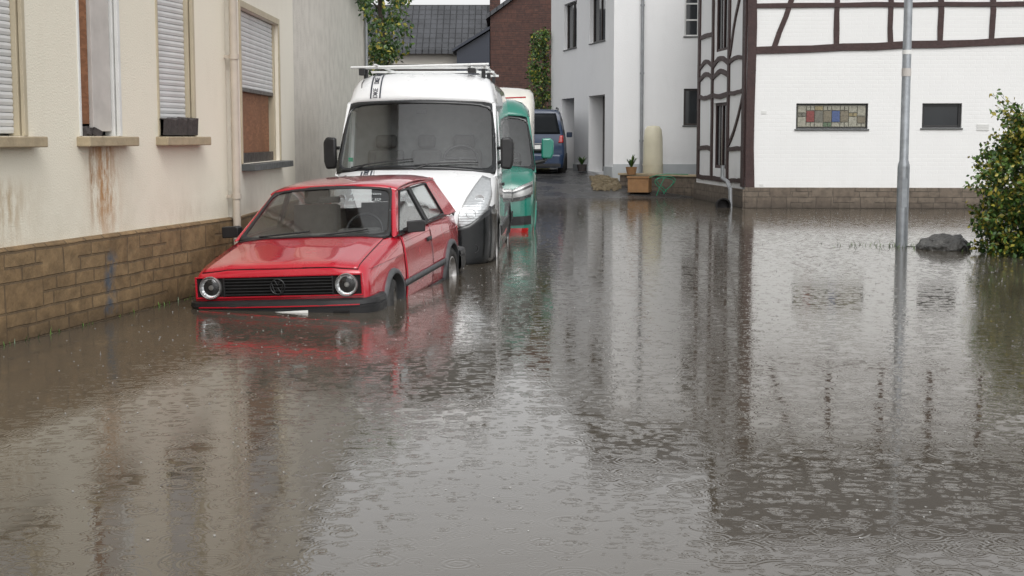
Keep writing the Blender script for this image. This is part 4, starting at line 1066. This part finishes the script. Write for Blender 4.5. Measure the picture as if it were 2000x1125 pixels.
        def bm2(x,t): v=brow(x,t); return (v.x,v.y-.014,v.z+.016)
        def hm2(x,y): return (x,y,B.topz(y,x)+.006)
        for a in(x0,x1-.018):
            m2=MB(); m2.patch([(a,1),(a+.018,1)],[(a,.05),(a+.018,.05)],bm2,1,12); m2.obj('stripe',g,[M['txtd']],solid=.003)
            m2=MB(); m2.patch([(a,f+.68),(a+.018,f+.68)],[(a,f+.40),(a+.018,f+.40)],hm2,1,10); m2.obj('stripe',g,[M['txtd']],solid=.003)
        def lay(p,q0,q1,s):
            u=(q1-q0).normalized(); r_=Vector((1,0,0)); n_=r_.cross(u)
            m=Matrix(((u.x,-r_.x,n_.x,p.x),(u.y,-r_.y,n_.y,p.y),(u.z,-r_.z,n_.z,p.z),(0,0,0,1))); text(g,'stripe_text',s,.085,M['txtd'],m,ext=.003)
        xc=(x0+x1)/2
        for t0 in(.20,.52,.82): lay(Vector(bm2(xc,t0)),Vector(bm2(xc,t0-.08)),Vector(bm2(xc,t0+.08)),'DKE')
        for yy in(f+.48,f+.64): lay(Vector(hm2(xc,yy)),Vector(hm2(xc,yy-.04)),Vector(hm2(xc,yy+.04)),'DKE')
        m2=MB(); zq=zr-.03
        for k,yy in enumerate((f+2.05,f+3.3,f+4.6)):
            m2.box(-.88,yy-.025,zq+.085,.86,yy+.025,zq+.115)
            for sx in(-1,1): m2.box(sx*.78-.025,yy-.045,zq-.07,sx*.78+.025,yy+.045,zq+.08,1)
        m2.tube((-.97,f+1.95,zq+.10),(.86,f+1.9,zq+.14),.018,n=10)
        for sx in(-.62,.60,.80): m2.box(sx-.015,f+1.75,zq+.117,sx+.015,f+L-.5,zq+.138)
        m2.box(.58,f+1.88,zq+.03,.68,f+2.1,zq+.09,1); m2.box(-.86,f+1.92,zq+.0,-.78,f+2.1,zq+.085,1)
        m2.obj('roof_rack',g,[M['alu'],M['black']],bevel=.004)
        m2=MB(); m2.path([(-.78,f+1.86,2.50),(-.79,f+1.72,2.46),(-.79,f+1.62,2.25)],.005,6); m2.lathe([(0,0),(.012,.01),(.012,.03),(0,.04)],(-.79,f+1.6,2.23),(0,0,1),8); m2.obj('antenna',g,[M['black']])
        m2=MB(); m2.box(-.07,f+1.57,2.06,.07,f+1.60,2.12); m2.obj('windshield_sensor',g,[M['black']],bevel=.01)
        m2=MB(); m2.box(-.86,f+.93,1.45,-.80,f+.935,1.50,0,None); m2.obj('sticker',g,[M['hose']])
    else:
        m2=MB(); m2.patch([(-.60,1.0),(.60,1.0)],[(-.60,.72),(.60,.72)],fm(.006),14,5,1)
        for k in range(4): z=.75+k*.065; m2.patch([(-.6,z+.012),(.6,z+.012)],[(-.6,z),(.6,z)],fm(.02),14,1,0)
        m2.obj('grille',g,[M['rim'],M['gap']],solid=.006)
        m2=MB(); m2.patch([(-.55,.42),(.55,.42)],[(-.55,.28),(.55,.28)],fm(.014),14,3); m2.obj('air_intake',g,[M['black']],solid=.01)
        for sx in(-1,1):
            eT=[(.60,1.00),(.8,1.09),(.96,1.15)]; eB=[(.60,.82),(.8,.85),(.96,.95)]
            m2=MB(); m2.patch([(sx*x,z) for x,z in eT],[(sx*x,z) for x,z in eB],fm(.008),10,5); hl=m2.obj('headlight',g,[M['rim']],smooth=60,solid=.01)
            m2=MB(); m2.patch([(sx*x,z) for x,z in eT],[(sx*x,z) for x,z in eB],fm(.03),10,5); m2.obj('lens',hl,[M['lens']],smooth=60)
            m2=MB(); m2.patch([(sx*.62,.975),(sx*.95,1.10)],[(sx*.62,.945),(sx*.95,1.06)],fm(.024),8,1); m2.obj('lamp_insert',hl,[M['black']],solid=.004)
            m2=MB(); m2.patch([(sx*.64,.88),(sx*.93,.94)],[(sx*.64,.84),(sx*.93,.90)],fm(.024),8,1); m2.obj('lamp_insert',hl,[M['black']],solid=.004)
            m2=MB(); m2.patch([(sx*.60,.58),(sx*.93,.60)],[(sx*.60,.44),(sx*.93,.46)],fm(.012),6,3); m2.obj('fog_light',g,[M['black']],solid=.01)
        m2=MB(); m2.patch([(-.98,.40),(0,.40),(.98,.40)],[(-.96,.30),(0,.30),(.96,.30)],fm(.014),20,2); m2.obj('lower_lip',g,[M['tail']],solid=.01,label='red strip below the bumper')
    for sx in(-1,1):
        m2=MB(); m2.box(sx*.93-.06,f+L-.02,.9,sx*.93+.05,f+L+.02,1.5); m2.obj('tail_light',g,[M['tail']],bevel=.01)
    wheelset(g,[(x,y,.36) for y in(f+.95,f+L-1.15) for x in(-.90,.90)],.35,.22,.20)
    return g
van('camper_van','white high roof camper van with roof rack standing in flood water','van',M['white'],(-1.13,19.87,-.235),R(-2.2),5.45,'white')
van('delivery_van','teal green delivery van with red strip standing in water','van',M['green'],(-.60,25.95,-.33),R(-.5),5.9,'green')

# ================================================================== motorhome, blue van
def boxcar(st,pf): return Body([(y,pf(W,T),False) for y,W,T in st])
g=empty('motorhome','cream motorhome with rounded roof and thin red decoration','motorhome',(-.62,33.1,-.28),(0,0,R(-1)))
def pm(W,T): return [(0,.35),(.95*W,.35),(.98*W,.45),(W,.8),(W,1.4),(W,T-.35),(.97*W,T-.12),(.90*W,T-.03),(.7*W,T),(.4*W,T+.02),(0,T+.02)]
B=boxcar([(-2.8,.95,1.2),(-2.7,1.02,1.4),(-2.3,1.08,1.5),(-1.9,1.09,2.2),(-1.75,1.11,2.6),(-1.5,1.13,2.82),(0,1.14,2.92),(2.7,1.14,2.92),(2.8,1.1,2.85)],pm)
mb=MB(); B.mesh(mb); mb.obj('body',g,[M['cream'],M['cream']],smooth=40)
fm=lambda x,z:(x,B.fronty(x,z)-.01,z)
m2=MB(); m2.patch([(-.9,2.1),(.9,2.1)],[(-.98,1.55),(.98,1.55)],fm,14,6); m2.obj('windshield',g,[M['pane']],solid=.006)
m2=MB(); m2.patch([(-.9,2.60),(.95,2.68)],[(-.9,2.575),(.95,2.655)],fm,16,1); m2.obj('decoration',g,[M['tail']],solid=.006)
for sx in(-1,1): 
    m2=MB(); m2.lathe([(.1,0),(.09,.03),(0,.04)],(sx*.75,-2.82,.95),(0,-1,0),16); m2.obj('headlight',g,[M['chrome']])
wheelset(g,[(x,y,.34) for y in(-1.9,1.5) for x in(-.98,.98)],.34,.22,.2)

g=empty('family_van','dark blue family van seen from behind on the wet lane','car',(.64,42.6,.44),(0,0,R(-3))); g.scale=(1.06,1.0,1.03)
def pb(W,T):
    T2=max(T,.9); lo=min(T2-.1,.95)
    return [(0,.22),(.93*W,.22),(.97*W,.32),(W,.55),(W,.75),(.985*W,lo),(.985*W-(T2-lo)*.08,lo+(T2-lo)*.55),(.985*W-(T2-lo)*.17,T2-.06),(.74*W,T2),(.4*W,T2+.02),(0,T2+.025)]
B=boxcar([(-2.2,.84,.90),(-2.17,.875,1.02),(-2.10,.89,1.30),(-2.03,.895,1.62),(-1.96,.895,1.74),(-1.8,.90,1.79),(-.5,.90,1.82),(.6,.90,1.80),(1.0,.90,1.70),(1.55,.895,1.15),(2.0,.88,1.0),(2.2,.80,.85)],pb)
mb=MB(); B.mesh(mb); mb.obj('body',g,[M['blue'],M['blue']],smooth=35)
fm=lambda o:(lambda x,z:(x,B.fronty(x,z)-o,z))
rwm=basic('dull_tinted_glass',(.010,.012,.014),.45,var=(2,.2),spec=.08)
m2=MB(); m2.patch([(-.66,1.70),(.66,1.70)],[(-.78,1.14),(.78,1.14)],fm(.012),14,8); m2.obj('rear_window',g,[rwm],solid=.008,smooth=60)
m2=MB(); m2.patch([(-.84,.58),(0,.60),(.84,.58)],[(-.83,.28),(0,.28),(.83,.28)],fm(.05),16,5); m2.obj('bumper',g,[M['blue']],solid=.05,smooth=60)
m2=MB(); m2.patch([(-.8,.34),(.8,.34)],[(-.8,.26),(.8,.26)],fm(.09),14,2); m2.obj('bumper_trim',g,[M['black']],solid=.02)
for sx in(-1,1):
    m2=MB(); m2.patch([(sx*.77,1.10),(sx*.865,1.10)],[(sx*.73,.90),(sx*.865,.90)],fm(.015),5,6); m2.obj('tail_light',g,[M['tail']],solid=.012,smooth=60)
    m2=MB(); m2.path([(sx*.66,-1.75,1.82),(sx*.67,-1.6,1.86),(sx*.67,.5,1.87),(sx*.66,.7,1.82)],.018,8); m2.obj('roof_rail',g,[M['black']])
    for poly in(((-1.85,1.12),(-.75,1.12),(-.75,1.58),(-1.75,1.60)),((-.65,1.12),(.95,1.12),(.75,1.56),(-.65,1.58))):
        m2=MB(); m2.prism([(sx*(B.sidex(y,z)+.005),y,z) for y,z in poly],(-sx*.01,0,0)); m2.obj('window',g,[rwm])
    m2=MB(); m2.box(sx*.98-.08,1.0,1.05,sx*.98+.08,1.12,1.2); m2.obj('mirror',g,[M['blue']],bevel=.02)
m2=MB(); m2.patch([(-.26,.84),(.26,.84)],[(-.26,.73),(.26,.73)],fm(.02),4,2); m2.obj('licence_plate',g,[M['platew']],solid=.01)
m2=MB(); m2.patch([(-.4,.89),(.4,.89)],[(-.4,.865),(.4,.865)],fm(.03),6,1); m2.obj('trim_strip',g,[M['rim']],solid=.01)
m2=MB(); m2.lathe([(.05,0),(.05,.012),(.035,.012),(0,.012)],(0,B.fronty(0,.99)-.01,.99),(0,-1,0),20); m2.obj('emblem',g,[M['chrome']])
m2=MB(); m2.path([(0,-2.22,1.16),(-.35,-2.2,1.2)],.01,6); m2.obj('wiper',g,[M['black']])
wheelset(g,[(x,y,.31) for y in(-1.35,1.4) for x in(-.81,.81)],.31,.2,.19)

# ------------------------------------------------------------------ world, sun, camera
w=bpy.data.worlds.new('World'); sc.world=w; w.use_nodes=True; nt=w.node_tree
bg=nt.nodes['Background']; sky=nt.nodes.new('ShaderNodeTexSky'); sky.sky_type='NISHITA'; sky.sun_disc=False
el,az=R(52),R(166)
sky.sun_elevation=el; sky.sun_rotation=az; sky.air_density=1.0; sky.dust_density=3.0; sky.ozone_density=1.0
hs=nt.nodes.new('ShaderNodeHueSaturation'); hs.inputs['Saturation'].default_value=.06; hs.inputs['Value'].default_value=1.45
nt.links.new(sky.outputs[0],hs.inputs['Color']); nt.links.new(hs.outputs[0],bg.inputs[0]); bg.inputs[1].default_value=.15
sl=bpy.data.lights.new('sun','SUN'); sl.energy=.75; sl.angle=R(40); sl.color=(1,.98,.95)
so=bpy.data.objects.new('sun',sl); COL.objects.link(so)
d=Vector((math.sin(az)*math.cos(el),math.cos(az)*math.cos(el),math.sin(el)))
so.rotation_euler=d.to_track_quat('Z','Y').to_euler()
cam=bpy.data.cameras.new('camera'); cam.lens=50.4; cam.sensor_width=36; cam.clip_end=3000
co=bpy.data.objects.new('camera',cam); COL.objects.link(co); co.location=(0,0,1.52); co.rotation_euler=(R(84),0,0)
sc.camera=co
sc.view_settings.view_transform='Standard'; sc.view_settings.look='None'; sc.view_settings.exposure=0
